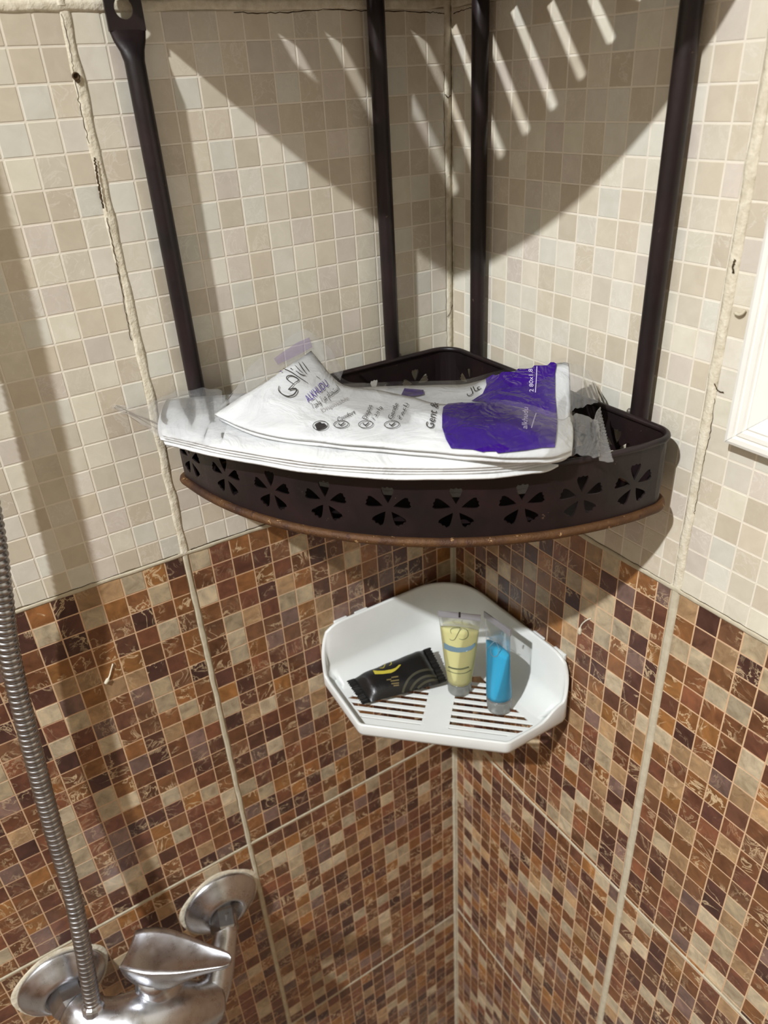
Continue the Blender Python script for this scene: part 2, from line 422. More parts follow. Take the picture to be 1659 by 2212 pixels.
mesh('plaster_hole', *lathe([(-.1, .2), (.02, .22), (.05, .16), (-.05, .1)], (0.12, hole[1], hole[2]), (1, 0, 0), 10), M['crack'], wall_left)
hole2 = onL(167, 174)
mesh('plaster_hole', *lathe([(-.1, .12), (.02, .13), (.03, .08)], (0.12, hole2[1], hole2[2]), (1, 0, 0), 8), M['crack'], wall_left)
# a dried drip of white sealant beside the frame
P = [onR(1588, 676, .12), onR(1596, 680, .2), onR(1604, 677, .2), onR(1609, 670, .15)]
mesh('sealant_drip', *tube(catmull(P, 5), .09, 8), M['grout'], wall_right, smooth=True)

for pts in ([(1252, 1369), (1255, 1352), (1265, 1341), (1276, 1336)], [(228, 1476), (236, 1462), (240, 1448), (244, 1434)]):
    w_ = pts[0][0] > 900; P = [(onR if w_ else onL)(*q, .05) for q in pts]
    mesh('dried_splash', *tube(catmull(P, 5), [.16]*4+[.06]*12, 8), M['grout_dirty'], wall_right if w_ else wall_left, smooth=True)
#@@RACK
# ------------------------------------------------------------------ corner shelf rack
def mat_rack():
    t = NT('dark_bronze_enamel'); p = pos(t); n = t.noise(p, 240, 5, .65); n2 = t.noise(p, 40, 3, .5)
    c = t.ramp(n2, [(.3, rgba((26, 21, 21))), (.7, rgba((42, 28, 29)))])
    sp = t.math('GREATER_THAN', n, .70); c = t.mix(t.math('MULTIPLY', sp, .5), c, rgba((118, 92, 76)))
    b = t.bsdf(c, t.math('ADD', .3, t.math('MULTIPLY', n, .25)), .25, .5); t.l(t.bump(n, .15, .0006), b.inputs['Normal'])
    return t.done(b.outputs[0])
def mat_rust():
    t = NT('rusty_edge'); p = pos(t); n = t.noise(p, 150, 6, .7); n2 = t.noise(p, 30, 3, .5)
    c = t.ramp(n2, [(.35, rgba((66, 42, 28))), (.5, rgba((92, 62, 34))), (.68, rgba((56, 34, 26)))])
    c = t.mix(t.math('GREATER_THAN', n, .62), c, rgba((66, 42, 32)))
    c = t.mix(t.math('MULTIPLY', t.math('LESS_THAN', n, .36), .7), c, rgba((196, 156, 110)))
    b = t.bsdf(c, .55, .3, .4); t.l(t.bump(n, .8, .0015), b.inputs['Normal'])
    return t.done(b.outputs[0])
M['rack'], M['rust'] = mat_rack(), mat_rust()
M['weld'] = mat_noise('weld_nub', (90, 84, 78), (130, 122, 112), 200, .45, .4)

RZ0, RZ1, RR, RO = 7.0, 11.6, 24.1, 1.45     # base height, rim height, front radius, distance from the walls
def rounded(pts, rads, seg=8):
    """closed polygon with rounded corners"""
    out = []; n = len(pts)
    for i in range(n):
        p = np.array(pts[i], float); r = rads[i]
        if r <= 0: out.append(tuple(p)); continue
        a = np.array(pts[i-1], float)-p; b = np.array(pts[(i+1) % n], float)-p
        la, lb = np.linalg.norm(a), np.linalg.norm(b); a /= la; b /= lb
        ang = math.acos(max(-1, min(1, a.dot(b)))); d = min(r/math.tan(ang/2), .49*la, .49*lb); r = d*math.tan(ang/2)
        c = p+(a+b)/np.linalg.norm(a+b)*(r/math.sin(ang/2)); p0 = p+a*d; p1 = p+b*d
        t0 = math.atan2(*(p0-c)[::-1]); t1 = math.atan2(*(p1-c)[::-1]); dt = (t1-t0+PI) % (2*PI)-PI
        out += [(c[0]+r*math.cos(t0+dt*k/seg), c[1]+r*math.sin(t0+dt*k/seg)) for k in range(seg+1)]
    return out
def densify(poly, step):
    out = []; n = len(poly)
    for i in range(n):
        a, b = np.array(poly[i]), np.array(poly[(i+1) % n]); m = max(1, int(np.linalg.norm(b-a)/step))
        out += [tuple(a+(b-a)*k/m) for k in range(m)]
    return out
CY = -.8                                       # the front arc is centred a little along the left wall
aR, aL = math.asin((RO+CY)/RR), math.acos(RO/RR)
arc = [(RR*math.cos(a), CY-RR*math.sin(a)) for a in np.linspace(aR+.12, aL-.07, 60)]
# outline, going round from the right end over the front to the left end and back along the walls
endR = rounded([(RO+9, -RO), (RR*math.cos(aR)-.05, -RO), arc[0]], [0, 2.9, 0], 12)
endL = rounded([arc[-1], (RO-.35, CY-RR*math.sin(aL)-.15), (RO, -RO-9)], [0, 1.3, 0], 10)
front = endR[1:-1]+arc+endL[1:-1]
back_r = 1.7
bk = rounded([front[-1], (RO, -RO), front[0]], [0, back_r, 0])[1:-1]
sideL = [front[-1]]+bk[:len(bk)//2+1]; sideR = bk[len(bk)//2:]+[front[0]]
loop = densify(front+bk, .6)
def petals(cx, cy, s=1.0):
    out = []
    for k in range(5):
        a = PI/2+2*PI*k/5; u = (math.cos(a), math.sin(a)); v = (-u[1], u[0])
        prof = [(.30, 0), (.62, .17), (.95, .31), (1.18, .37), (1.34, .30), (1.30, .12), (1.38, 0), (1.30, -.12), (1.34, -.30), (1.18, -.37), (.95, -.31), (.62, -.17)]
        out.append([(cx+s*(u[0]*r+v[0]*w_), cy+s*(u[1]*r+v[1]*w_)) for r, w_ in prof])
    return out
def sheet(name, line, flowers, parent, dz, s=1.0):
    """upright metal sheet following a plan line with pierced flowers at (arc length, height)"""
    P = np.array(line); d = np.r_[0, np.cumsum(np.linalg.norm(np.diff(P, axis=0), axis=1))]; L_ = d[-1]; H = RZ1-RZ0
    holes = [h for f in flowers for h in petals(f[0], f[1], s)]
    m = int(L_/.45); top = [(L_*k/m, H) for k in range(m+1)][::-1]; bot = [(L_*k/m, 0) for k in range(m+1)]
    pts = [(L_*(k+.5)/m, H*j/4) for k in range(m) for j in (1, 2, 3)]
    pts = [q for q in pts if not any(abs(q[0]-f[0]) < 1.6*s and abs(q[1]-f[1]) < 1.6*s for f in flowers)]
    v2, f2 = cdt(bot+top, holes, pts)
    V = []
    for (a, h) in v2:
        V.append((np.interp(a, d, P[:, 0]), np.interp(a, d, P[:, 1]), RZ0+dz+h))
    o = mesh(name, V, f2, M['rack'], parent); fix_normals(o); solid(o, .1); return o
def arc_s(line, ang):
    P = np.array(line); d = np.r_[0, np.cumsum(np.linalg.norm(np.diff(P, axis=0), axis=1))]
    a = np.degrees(np.arctan2(-P[:, 1], P[:, 0])); return float(np.interp(ang, a, d))
def post(parent, x, y, zb, zt, wall, tabz):
    """round tube pressed flat at its top into a tab with a keyhole"""
    r = .57; n = 20; V = []; zs = list(np.linspace(zb, tabz, 10))+([tabz+.5, tabz+1.0, tabz+1.5] if zt else [])
    for i, z in enumerate(zs):
        k = max(0, min(1, (z-tabz)/1.5)); k = k*k*(3-2*k); a, b = r+(1.02-r)*k, r+(.14-r)*k
        off = -(r-.14)*k*.5
        for j in range(n):
            t = 2*PI*j/n; du, dd = a*math.cos(t), b*math.sin(t)+off
            V.append((x+(dd if wall == 'L' else du), y+(-du if wall == 'L' else -dd), z))
    F = [(i*n+k, i*n+(k+1) % n, (i+1)*n+(k+1) % n, (i+1)*n+k) for i in range(len(zs)-1) for k in range(n)]+[tuple(range(n))[::-1]]+([] if zt else [tuple((len(zs)-1)*n+k for k in range(n))])
    o = mesh('post', V, F, M['rack'], parent, smooth=True)
    if zt is None: return o
    z0 = tabz+1.45; L_ = zt-z0
    outer = [(-1.02, 0), (1.02, 0), (1.02, L_-1.0)]+[(1.02*math.cos(t), L_-1.0+1.0*math.sin(t)) for t in np.linspace(.15, PI-.15, 12)]+[(-1.02, L_-1.0)]
    hole = [(.52*math.cos(t), 1.05+.52*math.sin(t)) for t in np.linspace(PI*.78, PI*2.22, 18)]+[(.22, 1.95), (.2, 2.5), (0, 2.68), (-.2, 2.5), (-.22, 1.95)]
    v2, f2 = cdt(outer, [hole])
    V = [(x+(-(r-.14)*.5 if wall == 'L' else u), y+(-u if wall == 'L' else (r-.14)*.5), z0+h) for u, h in v2]
    tb = mesh('hanging_tab', V, f2, M['rack'], o); solid(tb, .2)
    return o
FLOW = [11.0, 19.3, 27.7, 36.5, 45.6, 54.6, 63.4, 72.6, 82.2]
def rack(dz, label, upper):
    R = thing('corner_shelf', label, 'shelf', (0, 0, RZ0+dz), 'bronze wire corner shelves')
    fl = [(arc_s(front, a), 2.25) for a in FLOW]
    sheet('front_panel', front, fl, R, dz)
    for nm, line in (('side_panel', sideL), ('side_panel', sideR)):
        P = np.array(line); L_ = np.linalg.norm(np.diff(P, axis=0), axis=1).sum()
        fs = [(L_-3.1-3.85*k, 2.15) for k in range(5)] if line is sideL else [(2.35+3.85*k, 2.15) for k in range(5)]
        sheet(nm, line, fs, R, dz, .95)
    # rolled rim and rusted bottom bead
    rim = mesh('rim', *tube([(x, y, RZ1+dz) for x, y in loop], .2, 10, closed=True), M['rack'], R, smooth=True)
    c = np.array(loop).mean(0)
    bl = [(x+.16*(x-c[0])/np.hypot(x-c[0], y-c[1]), y+.16*(y-c[1])/np.hypot(x-c[0], y-c[1])) for x, y in loop]
    tag(mesh('bottom_bead', *tube([(x, y, RZ0+dz+.05) for x, y in bl], .3, 10, closed=True), M['rust'], R, smooth=True), 'rusty brown bottom bead')
    # slotted floor plate
    holes = []
    for k in range(-6, 6):
        w_ = .49+2.25*k-.0; half = .29
        def pt(d, w2): return ((d+w2)/math.sqrt(2), -(d-w2)/math.sqrt(2))
        # start: x>=2.4 and y<=-4.3 ; end: radius 18.2
        d0 = max(2.5*math.sqrt(2)-w_, 4.4*math.sqrt(2)+w_, 4.2); rr = 18.1+.11*abs(w_); d1 = math.sqrt(max(rr*rr-w_*w_, 0))
        if d1-d0 < .8: continue
        hs = [pt(d0, w_-half), pt(d1-half, w_-half)]+[pt(d1-half+half*math.cos(t), w_+half*math.sin(t)) for t in np.linspace(-PI/2, PI/2, 6)[1:-1]]+[pt(d1-half, w_+half), pt(d0, w_+half)]
        holes.append(hs)
    v2, f2 = cdt(loop, holes)
    fp = mesh('floor_plate', [(x, y, RZ0+dz+.12) for x, y in v2], f2, M['rack'], R); solid(fp, .1)
    # four posts behind the side panels
    for (x, y, wl, tz, tab) in ((.83, -22.65, 'L', 32.3, 36.9), (.83, -6.6, 'L', 36.9, None), (4.25, -.83, 'R', 36.9, None), (20.55, -.83, 'R', 36.9, None)):
        post(R, x, y, RZ0+dz+.3, tab+dz if tab else None, wl, tz+dz)
    for (x, y) in ((.95, -6.0), (4.0, -1.0), (19.9, -1.0), (.95, -22.1)):
        mesh('weld_nub', *lathe([(-.25, .16), (.1, .17), (.22, .1)], (x, y, RZ1+dz+.05), (0, 0, 1), 8), M['weld'], R, smooth=True)
    return R
lower_shelf = rack(0.0, 'dark bronze corner shelf with pierced flowers holding the wrapped packs', False)
upper_shelf = rack(30.5, 'dark bronze corner shelf mounted empty above the one with packs', True)
del lower_shelf['group'], upper_shelf['group']
#@@DISH
# ------------------------------------------------------------------ white corner soap tray
M['white_plastic'] = mat_noise('white_plastic', (218, 220, 216), (224, 226, 222), 30, .32, bump=.0, spec=.5)
DZF, DZT, DZL = -17.6, -11.75, -16.75      # floor, top of the wall sides, top of the low lip
dish = thing('corner_soap_tray', 'white plastic corner tray with slatted floor fixed to the brown tiles', 'soap tray', (0, 0, DZF-.6))
plan = rounded([(.3, -.3), (.3, -15.9), (8.1, -16.35), (17.0, -7.3), (17.0, -.3)], [4.6, 1.0, .9, .9, 1.0], 10)
plan = densify(plan, .55); plan = [np.array(p) for p in plan]; NPL = len(plan)
def inward(poly, d):
    out = []; n = len(poly)
    for i in range(n):
        t = poly[(i+1) % n]-poly[i-1]; t = t/np.linalg.norm(t); nn = np.array([-t[1], t[0]])
        if (np.array([8.2, -7.6])-poly[i]).dot(nn) < 0: nn = -nn
        out.append(poly[i]+nn*(d[i] if hasattr(d, '__len__') else d))
    return out
def tall(p):
    """1 along the tiled walls, falling to 0 on the open sides"""
    x, y = p
    def ss(v, a, b): k = max(0, min(1, (v-a)/(b-a))); return k
    ka = ss(y, -15.95, -13.9) if x < 4.5 else 0; kb = ss(x, 17.05, 15.0) if y > -4.5 else 0
    if x+(-y) < 9: return 1.0
    k = max(ka if x < 2.5 else ka*max(0, 1-(x-.3)/1.2), kb if y > -2.5 else kb*max(0, 1-(-y-.3)/1.2))
    return math.sqrt(max(0, 1-(1-k)**2))
tk = [tall(p) for p in plan]
for _ in range(2): tk = [(tk[i-1]+2*tk[i]+tk[(i+1) % NPL])/4 for i in range(NPL)]
ztop = [DZL+(DZT-DZL)*k for k in tk]
cove = [.85+1.9*k for k in tk]
rings = []
def ring(off, z): rings.append([(p[0], p[1], z[i] if hasattr(z, '__len__') else z) for i, p in enumerate(inward(plan, off))])
ring(.35, DZF-.55); ring(.1, DZF-.42); ring(0.0, DZF-.1)
ring(0.0, [z-.12 for z in ztop]); ring(.04, [z-.03 for z in ztop]); ring(.14, ztop); ring(.26, [z-.03 for z in ztop]); ring(.32, [z-.14 for z in ztop])
for k in range(1, 7):
    a = k/6*PI/2
    ring([.32+(c-.32)*(1-math.cos(a)) for c in cove], [DZF+(min(2.2, ztop[i]-.2-DZF))*(1-math.sin(a)) for i in range(NPL)])
V = [p for i in range(NPL) for p in [r[i] for r in rings]]
body = mesh('tray_shell', V, grid_faces(NPL, len(rings), True), M['white_plastic'], dish, smooth=True); fix_normals(body)
floor_in = [(p[0], p[1]) for p in inward(plan, cove)]
def diag(d, w_): return ((d+w_)/math.sqrt(2), -(d-w_)/math.sqrt(2))
# two openings, one on each side of the middle rib, bridged by slats parallel to the front
openR = [diag(9.0, 1.65), diag(15.6, 1.65), diag(15.6, 6.6), (16.05, -5.0), (16.05, -3.7), (8.6, -3.55)]
openL = [diag(9.0, -.75), diag(15.6, -.75), diag(15.6, -6.2), (6.6, -15.15), (4.0, -15.1), (3.6, -9.0)]
v2, f2 = cdt(floor_in, [openR, openL])
plate = mesh('tray_floor', [(x, y, DZF) for x, y in v2], f2, M['white_plastic'], dish); fix_normals(plate); solid(plate, .14, -1.0 if plate.data.polygons[0].normal.z > 0 else 1.0)
def span(poly, d):
    ws = []
    for i in range(len(poly)):
        (x0, y0), (x1, y1) = poly[i], poly[(i+1) % len(poly)]
        d0, d1 = (x0-y0)/math.sqrt(2), (x1-y1)/math.sqrt(2)
        if (d0-d)*(d1-d) < 0:
            k = (d-d0)/(d1-d0); x, y = x0+(x1-x0)*k, y0+(y1-y0)*k; ws.append((x+y)/math.sqrt(2))
    return (min(ws), max(ws)) if len(ws) > 1 else None
for poly in (openR, openL):
    for k in range(8):
        dc = 9.34+.79*k+.395; hw = .19
        sp = span(poly, dc)
        if not sp: continue
        a, b = sp[0]-.25, sp[1]+.25
        vs = []
        for z, h in ((DZF+.012, hw-.04), (DZF-.05, hw), (DZF-.13, hw)):
            vs += [diag(dc-h, a)+(z,), diag(dc+h, a)+(z,), diag(dc+h, b)+(z,), diag(dc-h, b)+(z,)]
        fs = [(0, 1, 2, 3), (11, 10, 9, 8)]+[(4*r+i, 4*r+4+i, 4*r+4+(i+1) % 4, 4*r+(i+1) % 4) for r in (0, 1) for i in range(4)]
        fix_normals(mesh('slat', vs, fs, M['white_plastic'], dish))
# small fixing lugs showing over the outer rim
for (x, y, ax) in ((.12, -13.2, 'y'), (.12, -11.0, 'y'), (12.4, -.12, 'x'), (15.0, -.12, 'x')):
    b = (0, .3, y-.7, y+.7, DZT-.9, DZT-.08) if ax == 'y' else (x-.7, x+.7, -.3, 0, DZT-.9, DZT-.08)
    bevel(mesh('fixing_lug', *box(*b), M['white_plastic'], dish), .1)

#@@ITEMS
# ------------------------------------------------------------------ decals: flat print laid on a surface
def bvh_of(V, F): return BVHTree.FromPolygons([Vector(v) for v in V], [tuple(f) for f in F])
def lay(bvh, q, off):
    d = Vector(ray(*q)).normalized(); o_ = Vector(CC)
    loc, nor, idx, dist = bvh.ray_cast(o_, d)
    if loc is None: return None
    if nor.dot(d) > 0: nor = -nor
    return tuple(loc+nor*off)
def print_poly(name, poly, bvh, off, mat, parent, step=7):
    """polygon given in photograph pixels, laid on the surface it is printed on"""
    x0, x1 = min(p[0] for p in poly), max(p[0] for p in poly); y0, y1 = min(p[1] for p in poly), max(p[1] for p in poly)
    poly = densify(poly, step)
    pts = [(x, y) for x in np.arange(x0+step/2, x1, step) for y in np.arange(y0+step/2, y1, step) if in_poly(x, y, poly)]
    v2, f2 = cdt(poly, [], pts)
    return print_tris(name, v2, f2, bvh, off, mat, parent)
def print_tris(name, v2, f2, bvh, off, mat, parent):
    W = [lay(bvh, q, off) for q in v2]; idx = {}; V = []
    for i, w_ in enumerate(W):
        if w_ is not None: idx[i] = len(V); V.append(w_)
    F = [tuple(idx[i] for i in f) for f in f2 if all(i in idx for i in f)]
    if not F: return None
    return mesh(name, V, F, mat, parent, smooth=True)
def print_stroke(name, pts, wid, bvh, off, mat, parent, taper=True, smooth=True):
    P = catmull(pts, 6) if smooth and len(pts) > 2 else np.array(pts, float); n = len(P); v2 = []
    for i in range(n):
        t = P[min(i+1, n-1)]-P[max(i-1, 0)]; t = t/(np.linalg.norm(t) or 1); nn = np.array([-t[1], t[0]])
        k = wid/2*(.45+.55*math.sin(PI*min(1, max(0, (i+.6)/n)))) if taper else wid/2
        v2 += [tuple(P[i]+nn*k), tuple(P[i]-nn*k)]
    f2 = [(2*i, 2*i+1, 2*i+3, 2*i+2) for i in range(n-1)]
    return print_tris(name, v2, f2, bvh, off, mat, parent)
def text_tris(body):
    c = bpy.data.curves.new('t', 'FONT'); c.body = body; c.resolution_u = 3
    o = bpy.data.objects.new('t', c); COL.objects.link(o)
    dg = bpy.context.evaluated_depsgraph_get(); me = o.evaluated_get(dg).to_mesh()
    V = [(v.co.x, v.co.y) for v in me.vertices]; F = [tuple(p.vertices) for p in me.polygons]
    o.evaluated_get(dg).to_mesh_clear(); bpy.data.objects.remove(o); bpy.data.curves.remove(c); return V, F
def print_text(name, body, anchor, along, up, bvh, off, mat, parent):
    """anchor: pixel of the baseline start; along: pixel vector of the whole line; up: pixel vector of a capital's height"""
    V, F = text_tris(body)
    if not V: return None
    x0, x1 = min(v[0] for v in V), max(v[0] for v in V); A, L_, U = np.array(anchor, float), np.array(along, float), np.array(up, float)
    v2 = [tuple(A+L_*((x-x0)/(x1-x0))+U*(y/.7)) for x, y in V]
    return print_tris(name, v2, F, bvh, off, mat, parent)
def ink(name, c, rough=.4): return mat_noise(name, c, c, 20, rough, bump=0)
M['ink_black'] = ink('black_ink', (34, 30, 32)); M['ink_gold'] = ink('gold_ink', (186, 172, 62)); M['ink_olive'] = ink('olive_ink', (66, 64, 50))
M['ink_tan'] = ink('tan_ink', (112, 98, 62)); M['ink_purple'] = ink('purple_ink', (72, 40, 140)); M['ink_white'] = ink('white_ink', (206, 196, 224))
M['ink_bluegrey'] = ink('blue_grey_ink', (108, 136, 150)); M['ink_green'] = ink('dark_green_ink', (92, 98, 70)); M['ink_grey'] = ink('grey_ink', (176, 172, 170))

# ------------------------------------------------------------------ black soap sachet
def mat_sachet():
    t = NT('black_sachet_film'); n = t.noise(pos(t), 160, 4, .6)
    b = t.bsdf(rgba((26, 25, 24)), .32, 0, .5); t.l(t.bump(n, .25, .0015), b.inputs['Normal']); return t.done(b.outputs[0])
M['sachet'] = mat_sachet()
sa = thing('soap_sachet', 'black soap sachet with gold print lying in the white tray', 'sachet', (4.8, -10.2, DZF))
c00, c01 = onZ(762, 1467, -16.75), onZ(797, 1518, -17.05)         # left end, back and front
c10, c11 = onZ(917, 1403, -16.1), onZ(953, 1476, -16.75)          # right end
ns, nt = 29, 17; fwr = smoothnoise(91)
def sachet_pt(s_, t_, top):
    p = (1-s_)*((1-t_)*c00+t_*c01)+s_*((1-t_)*c10+t_*c11)
    body_ = min(1, min(s_, 1-s_)/.16); body_ = math.sin(body_*PI/2)
    side = max(0, 1-abs(2*t_-1)**3.2)
    h = 1.15*body_*side**.7
    waist = .10*math.sin(s_*PI)*0
    q = p.copy(); q[2] += (h*.82+.05*fwr(s_*14, t_*9)*body_ if top else -h*.18)
    if s_ in (0.0, 1.0):
        ext = (p-((1-t_)*c10+t_*c11 if s_ == 0 else (1-t_)*c00+t_*c01)); ext /= np.linalg.norm(ext)
    return q
V, F = [], []
for top in (True, False):
    o_ = len(V)
    V += [tuple(sachet_pt(i/(ns-1), j/(nt-1), top)) for i in range(ns) for j in range(nt)]
    F += [f if top else f[::-1] for f in grid_faces(ns, nt, off=o_)]
sb = mesh('wrapper', V, F, M['sachet'], sa, smooth=True)
bm = bmesh.new(); bm.from_mesh(sb.data); bmesh.ops.remove_doubles(bm, verts=bm.verts[:], dist=2e-5); bmesh.ops.recalc_face_normals(bm, faces=bm.faces[:]); bm.to_mesh(sb.data); bm.free()
sach_bvh = bvh_of(V, F)
for (a, b, a2, b2) in ((c00, c01, c10, c11), (c10, c11, c00, c01)):      # crimped saw-tooth ends
    n = 29; Vc = []
    out = ((a+b)/2-(a2+b2)/2); out /= np.linalg.norm(out)
    for i in range(n):
        p = a+(b-a)*i/(n-1); L_ = .62+(.12 if i % 2 else 0)
        for k in range(5): q = p+out*(L_*k/4-.1); q = q+np.array([0, 0, .05*math.sin(i*1.9)+.02]); Vc.append(tuple(q))
    ce = mesh('crimped_end', Vc, grid_faces(n, 5), M['sachet'], sa); solid(ce, .05)
def cs(x, y): return (720+x/6.381, 1370+y/6.381)
print_poly('gold_bar', [cs(*q) for q in ((545, 500), (575, 555), (690, 550), (800, 535), (850, 510), (895, 470), (935, 420), (905, 425), (860, 465), (810, 485), (700, 505), (610, 508))], sach_bvh, .03, M['ink_gold'], sa, 3)
print_stroke('logo_stroke', [cs(*q) for q in ((640, 470), (690, 465), (712, 425), (725, 395))], 1.6, sach_bvh, .03, M['ink_gold'], sa)
print_stroke('logo_stroke', [cs(*q) for q in ((690, 405), (740, 385), (790, 385), (800, 415), (770, 435))], 1.6, sach_bvh, .03, M['ink_gold'], sa)
for (y, xa, xb, sl) in ((632, 735, 800, -10), (600, 800, 895, -16), (648, 790, 905, -16), (684, 800, 905, -12), (710, 830, 905, -8)):
    print_stroke('small_print', [cs(xa, y), cs((xa+xb)/2, y+sl/2), cs(xb, y+sl)], 2.6, sach_bvh, .03, M['ink_tan'], sa, False)
for arc_ in ([(950, 840), (975, 740), (1040, 620), (1150, 530), (1290, 490), (1420, 500)], [(1050, 800), (1090, 720), (1160, 640), (1260, 585), (1370, 575), (1450, 590)], [(1140, 775), (1190, 715), (1270, 660), (1370, 630), (1470, 645)], [(1230, 760), (1300, 715), (1390, 690), (1480, 700)], [(1310, 755), (1370, 735), (1440, 730)]):
    print_stroke('leaf_line', [cs(*q) for q in arc_], 5.0, sach_bvh, .03, M['ink_olive'], sa, False)

# ------------------------------------------------------------------ two hotel toiletry tubes
def mat_liquid(name, c, sss=.0):
    t = NT(name); d = t.n('ShaderNodeBsdfDiffuse'); d.inputs[0].default_value = rgba(c); tr = t.n('ShaderNodeBsdfTranslucent'); tr.inputs[0].default_value = rgba(c)
    m = t.n('ShaderNodeMixShader'); m.inputs[0].default_value = .25; t.l(d.outputs[0], m.inputs[1]); t.l(tr.outputs[0], m.inputs[2])
    return t.done(m.outputs[0])
def mat_film(name, haze, haze_c=(240, 240, 240), rough=.12, bumpy=0.0, gl=1.0, scale=90):
    """thin clear plastic: mostly see-through, a glossy skin and a little milky haze"""
    t = NT(name); tp = t.n('ShaderNodeBsdfTransparent'); tp.inputs[0].default_value = (.97, .97, .97, 1)
    df = t.n('ShaderNodeBsdfDiffuse'); df.inputs[0].default_value = rgba(haze_c); tl = t.n('ShaderNodeBsdfTranslucent'); tl.inputs[0].default_value = rgba(haze_c)
    mx = t.n('ShaderNodeMixShader'); mx.inputs[0].default_value = .5; t.l(df.outputs[0], mx.inputs[1]); t.l(tl.outputs[0], mx.inputs[2])
    m1 = t.n('ShaderNodeMixShader'); m1.inputs[0].default_value = haze; t.l(tp.outputs[0], m1.inputs[1]); t.l(mx.outputs[0], m1.inputs[2])
    g = t.n('ShaderNodeBsdfGlossy'); g.inputs[1].default_value = rough; lw = t.n('ShaderNodeFresnel'); lw.inputs[0].default_value = 1.5
    m2 = t.n('ShaderNodeMixShader'); t.l(t.math('MULTIPLY', lw.outputs[0], gl, True), m2.inputs[0]); t.l(m1.outputs[0], m2.inputs[1]); t.l(g.outputs[0], m2.inputs[2])
    if bumpy:
        b = t.bump(t.noise(pos(t), scale, 3, .6, .8), bumpy, .004); t.l(b, g.inputs['Normal'])
    return t.done(m2.outputs[0])
M['clear'] = mat_film('clear_tube_plastic', .07, (236, 240, 238), .15, 0, .6)
M['frosted'] = mat_film('frosted_cap_plastic', .42, (222, 226, 222), .2)
M['seal'] = mat_film('pressed_seal_plastic', .6, (216, 214, 222), .25)
M['gel_yellow'] = mat_liquid('pale_yellow_gel', (240, 236, 172)); M['gel_blue'] = mat_liquid('blue_gel', (40, 190, 232))
def tube_obj(label, base, lean, sdir, liquid, fill0, fill1, H=8.6):
    T = thing('toiletry_tube', label, 'tube', (base[0], base[1], DZF))
    B = np.array([base[0], base[1], DZF+.02]); ax = np.array([lean[0], lean[1], math.sqrt(max(0, H*H-lean[0]**2-lean[1]**2))])/H
    u = np.array([sdir[0], sdir[1], 0.0]); u -= ax*u.dot(ax); u /= np.linalg.norm(u); w_ = np.cross(ax, u); n = 32
    def sect(h, scale=1.0, end=None):
        k = max(0, min(1, (h-1.4)/(H-.55-1.4))); kk = k**1.15
        a, b = 1.12+(1.8-1.12)*k**.8, 1.12+(.07-1.12)*kk
        return [tuple(B+ax*h+u*(a*scale*math.cos(2*PI*j/n))+w_*(max(.05, b*scale)*math.sin(2*PI*j/n))) for j in range(n)]
    def loft(name, hs, scale, mat, caps=True):
        V = [p for h in hs for p in sect(h, scale)]; F = [(i*n+k, i*n+(k+1) % n, (i+1)*n+(k+1) % n, (i+1)*n+k) for i in range(len(hs)-1) for k in range(n)]
        if caps: F += [tuple(range(n))[::-1], tuple((len(hs)-1)*n+k for k in range(n))]
        mesh(name, V, F, mat, T, smooth=True); return V, F
    V, F = loft('tube_body', np.linspace(1.15, H-.55, 18), 1.0, M['clear'], False)
    loft('gel', np.linspace(fill0, fill1, 14), .98, M[liquid])
    prof = [(0, .98), (.05, 1.06), (.3, 1.08), (1.0, 1.12), (1.25, 1.1)]
    mesh('cap', *lathe(prof, tuple(B), tuple(ax), 28), M['frosted'], T, smooth=True)
    mesh('cap_core', *lathe([(.15, .3), (.9, .34), (1.25, .5)], tuple(B), tuple(ax), 16), M['frosted'], T, smooth=True)
    c0 = B+ax*(H-.58); Vs = []
    for sgn in (-1, 1):
        for (a, h) in ((-1.82, 0), (1.82, 0), (1.84, .6), (-1.84, .6)): Vs.append(tuple(c0+u*a+ax*h+w_*(.045*sgn)))
    mesh('seal', Vs, [(0, 1, 2, 3), (7, 6, 5, 4), (0, 4, 5, 1), (1, 5, 6, 2), (2, 6, 7, 3), (3, 7, 4, 0)], M['seal'], T)
    return T, bvh_of(V, F), (B, ax, u, w_)
tA, bvA, fA = tube_obj('clear tube of pale yellow shampoo with blue-grey band', (8.95, -6.2), (-.15, .1), (.72, .69), 'gel_yellow', 1.25, 6.9, 8.55)
tB, bvB, fB = tube_obj('clear tube of bright blue shower gel in the white tray', (12.8, -4.75), (-1.05, .35), (1.0, -.06), 'gel_blue', 1.35, 6.2, 8.9)
def ct(x, y): return (920+x/7.541, 1300+y/7.541)
print_poly('printed_band', [ct(*q) for q in ((290, 660), (380, 710), (500, 745), (640, 745), (740, 710), (805, 660), (800, 720), (740, 780), (640, 815), (520, 825), (400, 805), (300, 760))], bvA, .02, M['ink_bluegrey'], tA, 3)
for st in ([(420, 520), (400, 470), (440, 425), (540, 415), (560, 440), (520, 520), (470, 610), (420, 625), (385, 600)], [(600, 430), (660, 450), (690, 510), (670, 580), (600, 615), (540, 600)]):
    print_stroke('logo_stroke', [ct(*q) for q in st], 1.5, bvA, .02, M['ink_green'], tA)
print_stroke('small_print', [ct(*q) for q in ((365, 1055), (430, 1080), (520, 1095), (600, 1090), (700, 1060))], 3.2, bvA, .02, M['ink_green'], tA, False)
print_stroke('rule_line', [ct(*q) for q in ((355, 1115), (450, 1155), (560, 1170), (660, 1150), (735, 1105))], 1.3, bvA, .02, M['ink_green'], tA, False)
